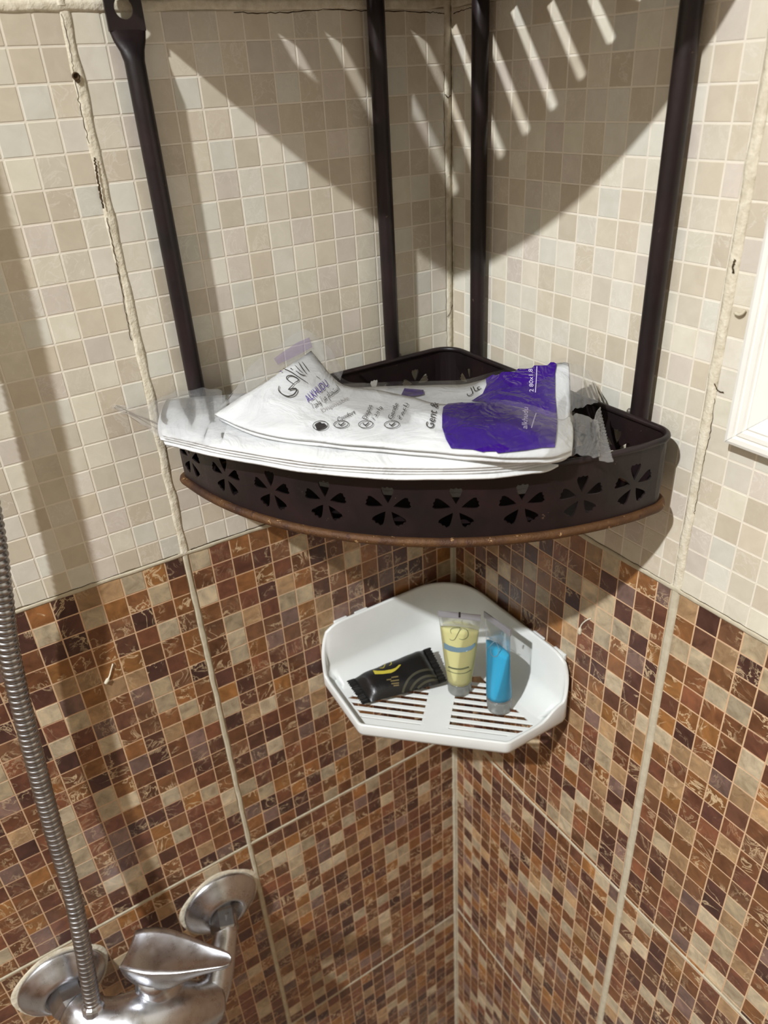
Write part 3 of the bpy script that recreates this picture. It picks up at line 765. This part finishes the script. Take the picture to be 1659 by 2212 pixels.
print_stroke('seal_mark', [ct(552, 155), ct(550, 245)], 4.0, bvh_of(*(lambda c, u, ax: ([tuple(c-u*3-ax*2+np.array([0, 0, 0])), tuple(c+u*3-ax*2), tuple(c+u*3+ax*2), tuple(c-u*3+ax*2)], [(0, 1, 2, 3)]))(fA[0]+fA[1]*8.3, fA[2], fA[1])), .1, M['ink_black'], tA, False, False)
for st in ([(990, 570), (1040, 575), (1080, 610), (1100, 650)], [(1000, 780), (1030, 740), (1090, 670), (1140, 645), (1190, 660)], [(1140, 650), (1180, 730), (1190, 820), (1150, 890), (1090, 880), (1060, 820), (1070, 770)]):
    print_stroke('logo_stroke', [ct(*q) for q in st], 1.5, bvB, .02, M['ink_bluegrey'], tB)
print_stroke('seal_mark', [ct(1255, 490), ct(1240, 555)], 3.0, bvh_of(*(lambda c, u, ax: ([tuple(c-u*3-ax*2), tuple(c+u*3-ax*2), tuple(c+u*3+ax*2), tuple(c-u*3+ax*2)], [(0, 1, 2, 3)]))(fB[0]+fB[1]*8.6, fB[2], fB[1])), .1, M['ink_bluegrey'], tB, False, False)
#@@PACKS
# ------------------------------------------------------------------ two packs of folded white disposable sheets in printed film
def mat_sheet():
    t = NT('white_nonwoven'); p = pos(t); n = t.noise(p, 38, 4, .55, .9); n2 = t.noise(p, 500, 3, .6)
    b = t.bsdf(t.ramp(n, [(.3, rgba((202, 203, 203))), (.7, rgba((218, 219, 218)))]), .75, 0, .2)
    t.l(t.bump(t.math('ADD', n, t.math('MULTIPLY', n2, .03)), .35, .01), b.inputs['Normal']); return t.done(b.outputs[0])
M['sheet'] = mat_sheet()
def mat_purple():
    t = NT('purple_printed_film'); n = t.noise(pos(t), 55, 3, .55, .6)
    b = t.bsdf(rgba((50, 12, 118)), .2, 0, .5, Coat_Weight=.5, Coat_Roughness=.1); t.l(t.bump(n, .7, .008), b.inputs['Normal']); return t.done(b.outputs[0])
M['purple'] = mat_purple()
M['film'] = mat_film('clear_wrapper_film', .02, (245, 245, 248), .12, .22, .5, 45)
M['film_haze'] = mat_film('crinkled_wrapper_film', .20, (240, 240, 240), .14, .5, 1.0, 80)
M['purple_film'] = mat_film('faint_purple_film', .42, (148, 126, 176), .15, .5)
def patch(ctrl, ns_, nt_):
    """ctrl: columns of three (px, py, z) control points front-middle-back -> smooth grid of world points"""
    G = np.array([[onZ(*c) for c in col] for col in ctrl])              # (cols, 3, 3)
    rows = [catmull(G[:, j], 12) for j in range(3)]; rows = np.array(rows)   # (3, n, 3)
    n = rows.shape[1]; si = np.linspace(0, n-1, ns_); out = np.zeros((ns_, nt_, 3))
    for i, s_ in enumerate(si):
        k = int(min(n-2, math.floor(s_))); f = s_-k; col = rows[:, k]*(1-f)+rows[:, k+1]*f
        for j in range(nt_):
            t = j/(nt_-1); a, b, c = col; out[i, j] = a*(2*(t-.5)*(t-1))+b*(-4*t*(t-1))+c*(2*t*(t-.5))
    return out
def slab(name, G, th, parent, mat, inset=(0, 0, 0, 0), dz=0.0, round_=True):
    """closed sheet stack with a rounded fold along its edges"""
    ns_, nt_, _ = G.shape
    def ev(s_, t_):
        s_ = max(0, min(1, s_))*(ns_-1); t_ = max(0, min(1, t_))*(nt_-1); i, j = min(ns_-2, int(s_)), min(nt_-2, int(t_)); a, b = s_-i, t_-j
        return (G[i, j]*(1-a)*(1-b)+G[i+1, j]*a*(1-b)+G[i, j+1]*(1-a)*b+G[i+1, j+1]*a*b)
    s0, s1, t0, t1 = inset[0], 1-inset[1], inset[2], 1-inset[3]
    T, B = [], []
    for i in range(ns_):
        for j in range(nt_):
            p = ev(s0+(s1-s0)*i/(ns_-1), t0+(t1-t0)*j/(nt_-1)); e = 1.0 if 0 < i < ns_-1 and 0 < j < nt_-1 else .55
            q = p+np.array([0, 0, dz]); m_ = q-np.array([0, 0, th/2]); T.append(m_+np.array([0, 0, th/2*e])); B.append(m_-np.array([0, 0, th/2*e]))
    V = [tuple(v) for v in T+B]; N = ns_*nt_
    F = grid_faces(ns_, nt_)+[f[::-1] for f in grid_faces(ns_, nt_, off=N)]
    rim_ = [i*nt_ for i in range(ns_)]+[(ns_-1)*nt_+j for j in range(1, nt_)]+[i*nt_+nt_-1 for i in range(ns_-2, -1, -1)]+[j for j in range(nt_-2, 0, -1)]
    for k in range(len(rim_)): a, b = rim_[k], rim_[(k+1) % len(rim_)]; F.append((a, b, b+N, a+N))
    return fix_normals(mesh(name, V, F, mat, parent, smooth=True))
UP = [[(463, 893, 13.3), (565, 828, 14.4), (672, 757, 15.2)], [(560, 932, 13.2), (640, 885, 13.8), (735, 826, 14.2)], [(700, 950, 13.2), (745, 900, 13.6), (800, 838, 13.9)],
      [(820, 962, 13.2), (850, 910, 13.55), (885, 856, 13.75)], [(975, 975, 13.1), (960, 925, 13.6), (965, 871, 13.8)], [(1090, 985, 13.1), (1085, 930, 13.65), (1100, 875, 13.8)],
      [(1195, 982, 12.95), (1200, 942, 13.4), (1205, 903, 13.5)], [(1236, 968, 12.85), (1238, 930, 13.1), (1232, 896, 13.2)]]
LO = [[(345, 938, 12.35), (338, 902, 12.6), (352, 862, 12.75)], [(480, 968, 12.35), (480, 920, 12.7), (500, 850, 12.75)], [(650, 998, 12.35), (650, 930, 12.75), (700, 838, 12.6)],
      [(820, 1012, 12.35), (820, 930, 12.75), (870, 832, 12.45)], [(1000, 1013, 12.3), (1000, 930, 12.75), (1000, 828, 12.5)], [(1110, 1005, 12.3), (1105, 920, 12.8), (1085, 806, 13.5)],
      [(1180, 997, 12.25), (1200, 890, 13.0), (1205, 783, 14.3)], [(1225, 975, 12.2), (1236, 880, 13.0), (1232, 784, 14.3)]]
def wrinkle(G, amp, seed, fs=1.0):
    f = smoothnoise(seed); g = G.copy()
    for i in range(g.shape[0]):
        for j in range(g.shape[1]): g[i, j, 2] += amp*f(i*.35*fs, j*.5*fs)
    return g
lop = thing('wrapped_sheet_pack', 'lower wrapped pack of white sheets, its purple end propped against the shelf back', 'wrapped pack', (12, -13, 12.0), )
upp = thing('wrapped_sheet_pack', 'upper wrapped pack of white sheets with logo, check marks and purple end', 'wrapped pack', (13, -14, 12.8))
GU, GL = wrinkle(patch(UP, 61, 15), .05, 5), wrinkle(patch(LO, 61, 15), .04, 8)
rn = random.Random(5)
for k in range(4):
    slab('folded_sheet', wrinkle(GL, .03, 40+k, 1.3), .19, lop, M['sheet'], (rn.uniform(0, .012), rn.uniform(0, .03), rn.uniform(0, .05), 0), -.18*k)
GS = GL.copy()
for p in GS.reshape(-1, 3):      # the sheets below sink into the shelf, inside its panels
    r_ = math.hypot(p[0], p[1]); p[:2] *= min(1, 22.6/r_); p[0] = min(max(p[0], 2.4), 20.5); p[1] = max(min(p[1], -2.4), -20.5); p[2] = 12.4
for k in range(9):
    slab('folded_sheet', GS, .3, lop, M['sheet'], (.02+.004*k, .03, .06, .06), -.72-.31*k)
for k in range(4):
    slab('folded_sheet', wrinkle(GU, .03, 60+k, 1.3), .2, upp, M['sheet'], (rn.uniform(0, .012) if k else 0, rn.uniform(0, .05) if k else 0, rn.uniform(0, .10) if k else 0, 0), -.17*k)
def grid_bvh(G): n, m, _ = G.shape; return bvh_of([tuple(p) for p in G.reshape(-1, 3)], grid_faces(n, m))
def tilted(G, n_=.06): return grid_bvh(G+np.array([0, 0, n_]))
bU, bL = tilted(GU), tilted(GL)
# purple print
def c2(x, y): return (860+x/4.366, 760+y/4.366)
def c3(x, y): return (560+x/4.879, 760+y/4.879)
print_poly('purple_band', [c2(*q) for q in ((415, 600), (425, 530), (470, 495), (640, 478), (830, 470), (1010, 505), (1300, 575), (1500, 645), (1490, 800), (1475, 905), (1350, 910), (1200, 935), (870, 968), (700, 925), (500, 915), (450, 830), (415, 720))], bU, .05, M['purple'], upp)
print_poly('purple_band', [c2(*q) for q in ((800, 400), (835, 320), (830, 260), (960, 180), (1100, 140), (1310, 100), (1500, 88), (1480, 210), (1480, 420), (1500, 640), (1200, 580), (1000, 520), (830, 480), (690, 470))], bL, .05, M['purple'], lop)
print_poly('purple_corner', [c2(*q) for q in ((8, 455), (60, 350), (240, 365), (245, 405), (120, 430))], bL, .05, M['purple'], lop, 5)
print_stroke('white_rule', [c2(1300, 590), c2(1280, 650), c2(1255, 730)], 1.6, bU, .09, M['ink_white'], upp, False)
print_stroke('white_rule', [c2(1312, 125), c2(1305, 260), c2(1295, 395)], 1.6, bL, .09, M['ink_white'], lop, False)
# lettering
print_text('printed_text', '2 80x1.8', c2(1278, 390), (-2, -50), (-9, 0), bL, .09, M['ink_white'], lop)
print_text('printed_text', 'alkhudu', c2(1215, 740), (2, -46), (-12, -2), bU, .09, M['ink_white'], upp)
print_text('printed_text', 'Gent &', c2(330, 735), (12, -56), (-17, -5), bU, .05, M['ink_black'], upp)
print_text('printed_text', 'ALKHUDU', c3(520, 545), (44, -38), (-10, -14), bU, .05, M['ink_purple'], upp)
ar1 = '\ufee1\ufe8d\ufea9\ufea8\ufe98\ufeb3\ufefb\u0020\ufe94\ufed7\ufead\ufe8d\ufeed'      # joined forms, written left to right
ar1 = '\ufe93\ufea9\ufea3\ufe8d\ufeed \ufe93\ufeae\ufee3 \ufee1\ufe8d\ufea9\ufea8\ufe98\ufeb3\ufe8d'
print_text('printed_text', ar1, c3(575, 610), (56, -42), (-8, -12), bU, .05, M['ink_black'], upp)
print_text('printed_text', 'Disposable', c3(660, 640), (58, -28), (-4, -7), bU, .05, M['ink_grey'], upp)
print_text('printed_text', 'Comfort', c3(830, 745), (38, -18), (-3, -9), bU, .05, M['ink_black'], upp)
print_text('printed_text', 'Dispos', c3(1130, 720), (13, -30), (-10, -3), bU, .05, M['ink_black'], upp)
print_text('printed_text', '\ufe93\ufea9\ufea3\ufe8d\ufeed', c3(1215, 725), (16, -28), (-8, -4), bU, .05, M['ink_black'], upp)
print_text('printed_text', 'Gentle', c3(1400, 720), (14, -34), (-10, -3), bU, .05, M['ink_black'], upp)
print_text('printed_text', '\ufe94\ufee4\ufecb\ufe8e\ufee7', c3(1490, 720), (17, -34), (-8, -4), bU, .05, M['ink_black'], upp)
print_text('printed_text', '\ufedd\ufe8e\ufecb', c2(650, 415), (32, -14), (-4, -11), bL, .05, M['ink_black'], lop)
for (cx_, cy_, rx, ry) in ((645, 783, 78, 48), (862, 770, 76, 38), (1122, 770, 75, 38), (1397, 772, 78, 38)):
    print_stroke('icon_ring', [c3(cx_+rx*math.cos(a), cy_+ry*math.sin(a)-.25*rx*math.cos(a)*.2) for a in np.linspace(0, 2*PI, 25)], 1.4, bU, .05, M['ink_black'], upp, False)
for (cx_, cy_) in ((862, 770), (1122, 770), (1397, 772)):
    print_stroke('check_mark', [c3(cx_-28, cy_-8), c3(cx_-4, cy_+14), c3(cx_+34, cy_-18)], 3.2, bU, .05, M['ink_black'], upp, True, False)
print_poly('icon_block', [c3(*q) for q in ((585, 775), (640, 745), (660, 760), (690, 760), (712, 790), (640, 825), (610, 830))], bU, .05, M['ink_black'], upp, 3)
for st, wd_ in (([(210, 365), (205, 410), (240, 450), (300, 475), (360, 460), (392, 420), (385, 395), (345, 395), (310, 405), (340, 370), (362, 345)], 3.0),
                ([(365, 345), (330, 325), (290, 290), (300, 262), (345, 258), (400, 285), (412, 310), (385, 325), (362, 345)], 2.4),
                ([(240, 175), (330, 215), (420, 275), (510, 335)], 2.0), ([(385, 205), (440, 245), (490, 255)], 2.0), ([(415, 115), (450, 175), (500, 240)], 1.6), ([(450, 110), (490, 165), (525, 215)], 1.4), ([(375, 145), (420, 195), (460, 230)], 1.4), ([(600, 262), (640, 290)], 1.3), ([(330, 180), (345, 188)], 2.6)):
    print_stroke('logo_stroke', [c3(*q) for q in st], wd_, bU, .05, M['ink_black'], upp)
print_poly('purple_tick', [c3(*q) for q in ((140, 175), (185, 180), (235, 140), (215, 180), (240, 220), (200, 205))], bU, .05, M['ink_purple'], upp, 4)
print_poly('purple_tick', [c3(*q) for q in ((225, 140), (260, 140), (300, 155), (275, 170))], bU, .05, M['ink_purple'], upp, 4)
# clear wrapper film over each pack, with crinkled overhangs and saw-toothed seal fins
def film(name, ctrl, parent, mat, amp, seed, ns_=45, nt_=13, dz=.1):
    G = wrinkle(patch(ctrl, ns_, nt_), amp, seed, 1.6)+np.array([0, 0, dz])
    return mesh(name, [tuple(p) for p in G.reshape(-1, 3)], grid_faces(ns_, nt_), mat, parent, smooth=True)
film('wrapper_film', [[(c[0][0]-3, c[0][1]+12, c[0][2]-.25), (c[1][0], c[1][1], c[1][2]+.1), (c[2][0]+2, c[2][1]-6, c[2][2]+.02)] for c in UP], upp, M['film'], .07, 21)
film('wrapper_film', [[(c[0][0]-3, c[0][1]+6, c[0][2]-.3), (c[1][0], c[1][1], c[1][2]+.02), (c[2][0]+2, c[2][1]-5, c[2][2]+.02)] for c in LO], lop, M['film'], .06, 22)
film('film_flap', [[(470, 885, 13.3), (480, 872, 13.5), (495, 862, 13.7)], [(560, 830, 14.3), (548, 808, 14.6), (540, 792, 14.9)], [(640, 778, 15.0), (618, 755, 15.3), (602, 745, 15.6)], [(672, 757, 15.25), (672, 735, 15.6), (660, 712, 16.0)], [(700, 788, 14.8), (704, 765, 15.1), (706, 745, 15.3)], [(735, 822, 14.2), (738, 812, 14.3), (742, 800, 14.4)]], upp, M['film_haze'], .08, 23, 40, 9, 0)
film('film_print_ghost', [[(600, 790, 14.9), (596, 783, 15.0), (592, 776, 15.1)], [(640, 770, 15.2), (636, 758, 15.35), (632, 748, 15.5)], [(675, 752, 15.4), (672, 740, 15.6), (668, 730, 15.8)]], upp, M['purple_film'], .03, 24, 14, 5, .05)
film('film_tail', [[(248, 883, 12.75), (246, 880, 12.75), (250, 876, 12.8)], [(300, 912, 12.6), (300, 896, 12.75), (310, 878, 12.85)], [(345, 945, 12.3), (350, 905, 12.8), (370, 850, 12.95)], [(420, 960, 12.3), (425, 905, 12.95), (430, 838, 13.05)], [(475, 960, 12.45), (480, 905, 13.1), (480, 845, 13.2)]], lop, M['film_haze'], .12, 25, 40, 13, .03)
film('film_tail', [[(1160, 1000, 12.3), (1200, 945, 12.9), (1228, 898, 13.2)], [(1225, 985, 12.3), (1245, 945, 12.75), (1250, 895, 13.0)], [(1262, 985, 12.3), (1275, 945, 12.5), (1280, 905, 12.7)], [(1295, 990, 12.25), (1296, 950, 12.3), (1294, 912, 12.45)]], upp, M['film_haze'], .1, 26, 30, 13, .03)
film('film_tail', [[(1228, 890, 13.0), (1232, 835, 13.7), (1230, 785, 14.3)], [(1255, 880, 12.9), (1258, 835, 13.5), (1256, 790, 14.0)], [(1292, 868, 12.7), (1290, 840, 13.1), (1272, 805, 13.6)]], lop, M['film_haze'], .1, 27, 26, 11, .0)
def fin(ctrl, parent, seed):
    G = patch(ctrl, 9, 43); f = smoothnoise(seed)
    for i in range(9):
        for j in range(43): G[i, j, 2] += .035*(1 if j % 2 else -1)*(i/8)+.04*f(i*.8, j*.3)
    tip = G[8]-G[7]
    for j in range(43): G[8, j] += tip[j]*(.55 if j % 2 else 0)
    o = mesh('seal_fin', [tuple(p) for p in G.reshape(-1, 3)], grid_faces(9, 43), M['film_fin'], parent); return o
M['film_fin'] = mat_film('pressed_fin_film', .30, (225, 223, 223), .2, .5, 1.2, 160)
fin([[(1294, 995, 12.2), (1290, 950, 12.35), (1283, 908, 12.5)], [(1308, 997, 12.1), (1300, 950, 12.2), (1288, 890, 12.45)], [(1324, 998, 12.0), (1312, 950, 12.1), (1296, 878, 12.4)]], upp, 3)

#@@FRAME
# ------------------------------------------------------------------ white moulded frame on the right wall
M['frame_white'] = mat_noise('white_frame_paint', (238, 236, 228), (244, 242, 234), 25, .38, bump=.02)
M['frame_panel'] = mat_noise('white_inner_panel', (228, 222, 212), (236, 230, 220), 25, .4, bump=.02)
fr = thing('framed_panel', 'white moulded frame with mitred corner hung on the right wall', 'frame', (45, -.5, 11.1))
fc = onR(1560, 957, 1.0)
FX0, FX1, FZ0, FZ1 = float(fc[0]), 68.0, float(fc[2]), 73.0
# moulding profile: (distance in from the outer edge, depth off the wall)
MP = [(0, 0), (0, .75), (.1, 1.0), (.28, 1.08), (.55, 1.08), (.62, .93), (.68, .93), (.76, 1.05), (1.02, 1.05), (1.1, .88), (1.17, .88), (1.3, .98), (1.75, .80), (2.05, .62), (2.05, 0)]
cor = [(FX0, FZ0), (FX1, FZ0), (FX1, FZ1), (FX0, FZ1)]; sgn = [(1, 1), (-1, 1), (-1, -1), (1, -1)]
for k in range(4):
    a, b = k, (k+1) % 4; V = []
    g = .012
    for (e, s_) in ((a, sgn[a]), (b, sgn[b])):
        for (w_, d_) in MP: V.append((cor[e][0]+s_[0]*w_+(g*s_[0] if k % 2 == 0 else 0), -d_, cor[e][1]+s_[1]*w_+(g*s_[1] if k % 2 else 0)))
    n = len(MP); F = [(i, i+1, n+i+1, n+i) for i in range(n-1)]+[(n-1, 0, n, 2*n-1), tuple(range(n)), tuple(range(2*n-1, n-1, -1))]
    fix_normals(mesh('frame_bar', V, F, M['frame_white'], fr))
mesh('inner_panel', *box(FX0+1.9, FX1-1.9, -.5, -.02, FZ0+1.9, FZ1-1.9), M['frame_panel'], fr)

#@@MIXER
# ------------------------------------------------------------------ chrome shower mixer and its metal hose
def mat_chrome():
    t = NT('worn_chrome'); p = pos(t); n = t.noise(p, 90, 4, .6); n2 = t.noise(p, 420, 3, .6)
    c = t.ramp(n, [(.3, (.52, .53, .56)), (.7, (.66, .67, .70))])
    sp = t.math('GREATER_THAN', n2, .68); c = t.mix(t.math('MULTIPLY', sp, .12), c, (.8, .8, .8, 1))
    b = t.bsdf(c, t.math('ADD', .16, t.math('MULTIPLY', n, .26)), 1.0, .5); return t.done(b.outputs[0])
M['chrome'] = mat_chrome()
M['chrome_dull'] = mat_noise('dull_steel', (150, 150, 152), (182, 182, 184), 70, .3, 1.0, .05)
mx = thing('shower_mixer', 'chrome shower mixer with lever on the brown tiled wall', 'faucet', (3, -37.5, -46))
FLR, FLL = np.array([0, -29.8, -40.4]), np.array([0, -44.9, -38.9])
for c_ in (FLR, FLL):
    prof = [(-.1, 3.75), (.25, 3.78), (.45, 3.66), (.6, 3.4), (1.1, 2.9), (1.55, 2.25), (1.75, 1.95), (1.7, 1.7), (1.3, 1.6)]
    mesh('wall_flange', *lathe(prof, tuple(c_), (1, 0, 0), 48), M['chrome'], mx, smooth=True)
    ring_ = [(.02, c_[1]+3.85*math.cos(a), c_[2]+3.85*math.sin(a)) for a in np.linspace(0, 2*PI, 49)[:-1]]
    V = []
    for a in np.linspace(0, 2*PI, 61)[:-1]:
        for (r_, d_) in ((3.7, .06), (4.0, .1), (4.15+.12*math.sin(5*a), .0)): V.append((d_, c_[1]+r_*math.cos(a), c_[2]+r_*math.sin(a)))
    mesh('sealant_ring', V, grid_faces(60, 3, True), M['grout_dirty'], mx, smooth=True)
V, F = lathe([(.8, 1.45), (1.2, 1.62), (2.9, 1.62), (3.1, 1.5), (3.4, 1.3)], tuple(FLL), (1, .08, -.05), 6); mesh('hex_nut', V, F, M['chrome_dull'], mx); 
V, F = lathe([(.8, 1.3), (1.2, 1.42), (2.7, 1.42), (2.9, 1.3)], tuple(FLR), (1, -.25, -.35), 6); mesh('hex_nut', V, F, M['chrome_dull'], mx)
ell = catmull([FLR+np.array([1.4, -.2, -.4]), FLR+np.array([2.7, -.7, -1.0]), (3.9, -31.6, -42.6), (5.2, -33.2, -44.4), (6.2, -35.2, -45.6)], 8)
mesh('connector', *tube([tuple(p) for p in ell], list(np.interp(np.linspace(0, 1, len(ell)), [0, .35, .6, 1], [1.15, 1.2, 1.5, 1.9])), 20), M['chrome'], mx, smooth=True)
bod = catmull([(3.0, -44.6, -38.9), (4.3, -43.9, -39.2), (5.8, -42.4, -39.6), (6.8, -40.2, -40.2), (7.0, -37.6, -41.3), (6.6, -35.6, -43.2), (6.0, -34.0, -44.8)], 8)
mesh('mixer_body', *tube([tuple(p) for p in bod], list(np.interp(np.linspace(0, 1, len(bod)), [0, .12, .3, .5, .7, 1], [1.35, 1.75, 2.1, 2.7, 2.7, 2.0])), 28), M['chrome'], mx, smooth=True)
dome_p, dome_d = (5.4, -37.6, -41.4), (.05, 0, 1)
mesh('cartridge_dome', *lathe([(-1.5, 2.6), (.6, 2.4), (1.5, 2.2), (2.6, 2.0), (3.4, 1.9), (3.6, 1.75), (3.9, 1.6), (5.2, 1.5)], dome_p, dome_d, 40), M['chrome'], mx, smooth=True)
# lever: scoop-shaped wedge from behind the dome out to a narrow tip
def lever():
    A, B = np.array([3.7, -38.9, -34.4]), np.array([10.0, -31.7, -34.0]); ax = (B-A); L_ = np.linalg.norm(ax); ax = ax/L_
    w_ = np.cross(ax, (0, 0, 1.0)); w_ /= np.linalg.norm(w_); up = np.cross(w_, ax); V = []; n = 24
    S = [(0, 1.6, .05, -2.6), (.1, 1.85, .25, -3.4), (.27, 2.0, .3, -3.7), (.42, 1.85, .25, -3.2), (.56, 1.6, .15, -2.2), (.72, 1.2, .1, -1.3), (.87, .85, .12, -.8), (.96, .6, .1, -.6), (1.0, .3, .0, -.4)]
    S = catmull(S, 5)
    for (t, hw, top, bot) in S:
        c = A+ax*L_*t; dp = top-bot
        prof = [(-1, 0), (-.75, -.12), (-.4, -.24), (0, -.3), (.4, -.24), (.75, -.12), (1, 0)]
        ring_ = [(x, top+y*min(1, hw)) for x, y in prof]+[(1.03, top-.12), (1.02, top-.4*dp), (.96, top-.68*dp), (.82, top-.86*dp), (.5, top-.97*dp), (0, bot), (-.5, top-.97*dp), (-.82, top-.86*dp), (-.96, top-.68*dp), (-1.02, top-.4*dp), (-1.03, top-.12)]
        n = len(ring_)
        for (x, yy) in ring_: V.append(tuple(c+w_*(hw*x)+up*yy))
    m_ = len(S); F = [(i*n+k, i*n+(k+1) % n, (i+1)*n+(k+1) % n, (i+1)*n+k) for i in range(m_-1) for k in range(n)]+[tuple(range(n))[::-1], tuple((m_-1)*n+k for k in range(n))]
    o = mesh('lever', V, F, M['chrome'], mx, smooth=True); fix_normals(o); return o
lv = lever()
# hose
hs = thing('shower_hose', 'ribbed metal shower hose rising from the mixer up the tiles', 'hose', (4.6, -42.7, -38))
def hp(px, py, off): return onL(px, py, off)
HP = [(4.9, -42.9, -37.2), onL(195, 2140, 4.6), onL(176, 2030, 3.9), onL(152, 1915, 3.1), onL(112, 1780, 2.6), onL(62, 1590, 2.3), onL(20, 1410, 2.3), onL(3, 1280, 2.5), (2.15, -37.1, 10), (1.9, -36.0, 22.8), (1.75, -35.5, 33), (1.8, -35.2, 45), (2.2, -35.2, 60)]
hc = catmull(HP, 40); dl = np.r_[0, np.cumsum(np.linalg.norm(np.diff(hc, axis=0), axis=1))]
ss = np.arange(0, dl[-1], .5/8); pc = np.stack([np.interp(ss, dl, hc[:, k]) for k in range(3)], 1)
# resample positions are dense: smooth directions come from the spline itself
rad = [.56+.15*math.sqrt(max(0, math.sin(PI*((s_/.5) % 1.0)))) for s_ in ss]
mesh('hose_spiral', *tube([tuple(p) for p in pc], rad, 18), M['chrome_dull'], hs, smooth=True)
d0 = Vector(hc[12]-hc[0]).normalized()
mesh('hose_nut', *lathe([(-1.6, .7), (-1.4, .95), (-.1, .95), (.1, .85), (.3, .66)], tuple(hc[0]), tuple(d0), 12), M['chrome'], hs)

#@@LAMP
# ------------------------------------------------------------------ ceiling downlight housing round the lamp
cl = thing('ceiling_lamp', 'round white downlight housing in the ceiling behind the viewer', 'lamp', (LAMP.x*100, LAMP.y*100, 162))
c_ = (LAMP.x*100, LAMP.y*100)
ringp = [(4.0, 162.1), (4.0, 157.2), (4.6, 156.9), (5.4, 157.2), (6.0, 158.4), (6.2, 162.1)]
V = [(c_[0]+r_*math.cos(a), c_[1]+r_*math.sin(a), z) for a in np.linspace(0, 2*PI, 41)[:-1] for r_, z in ringp]
mesh('housing', V, grid_faces(40, len(ringp), True), M['frame_white'], cl, smooth=True)
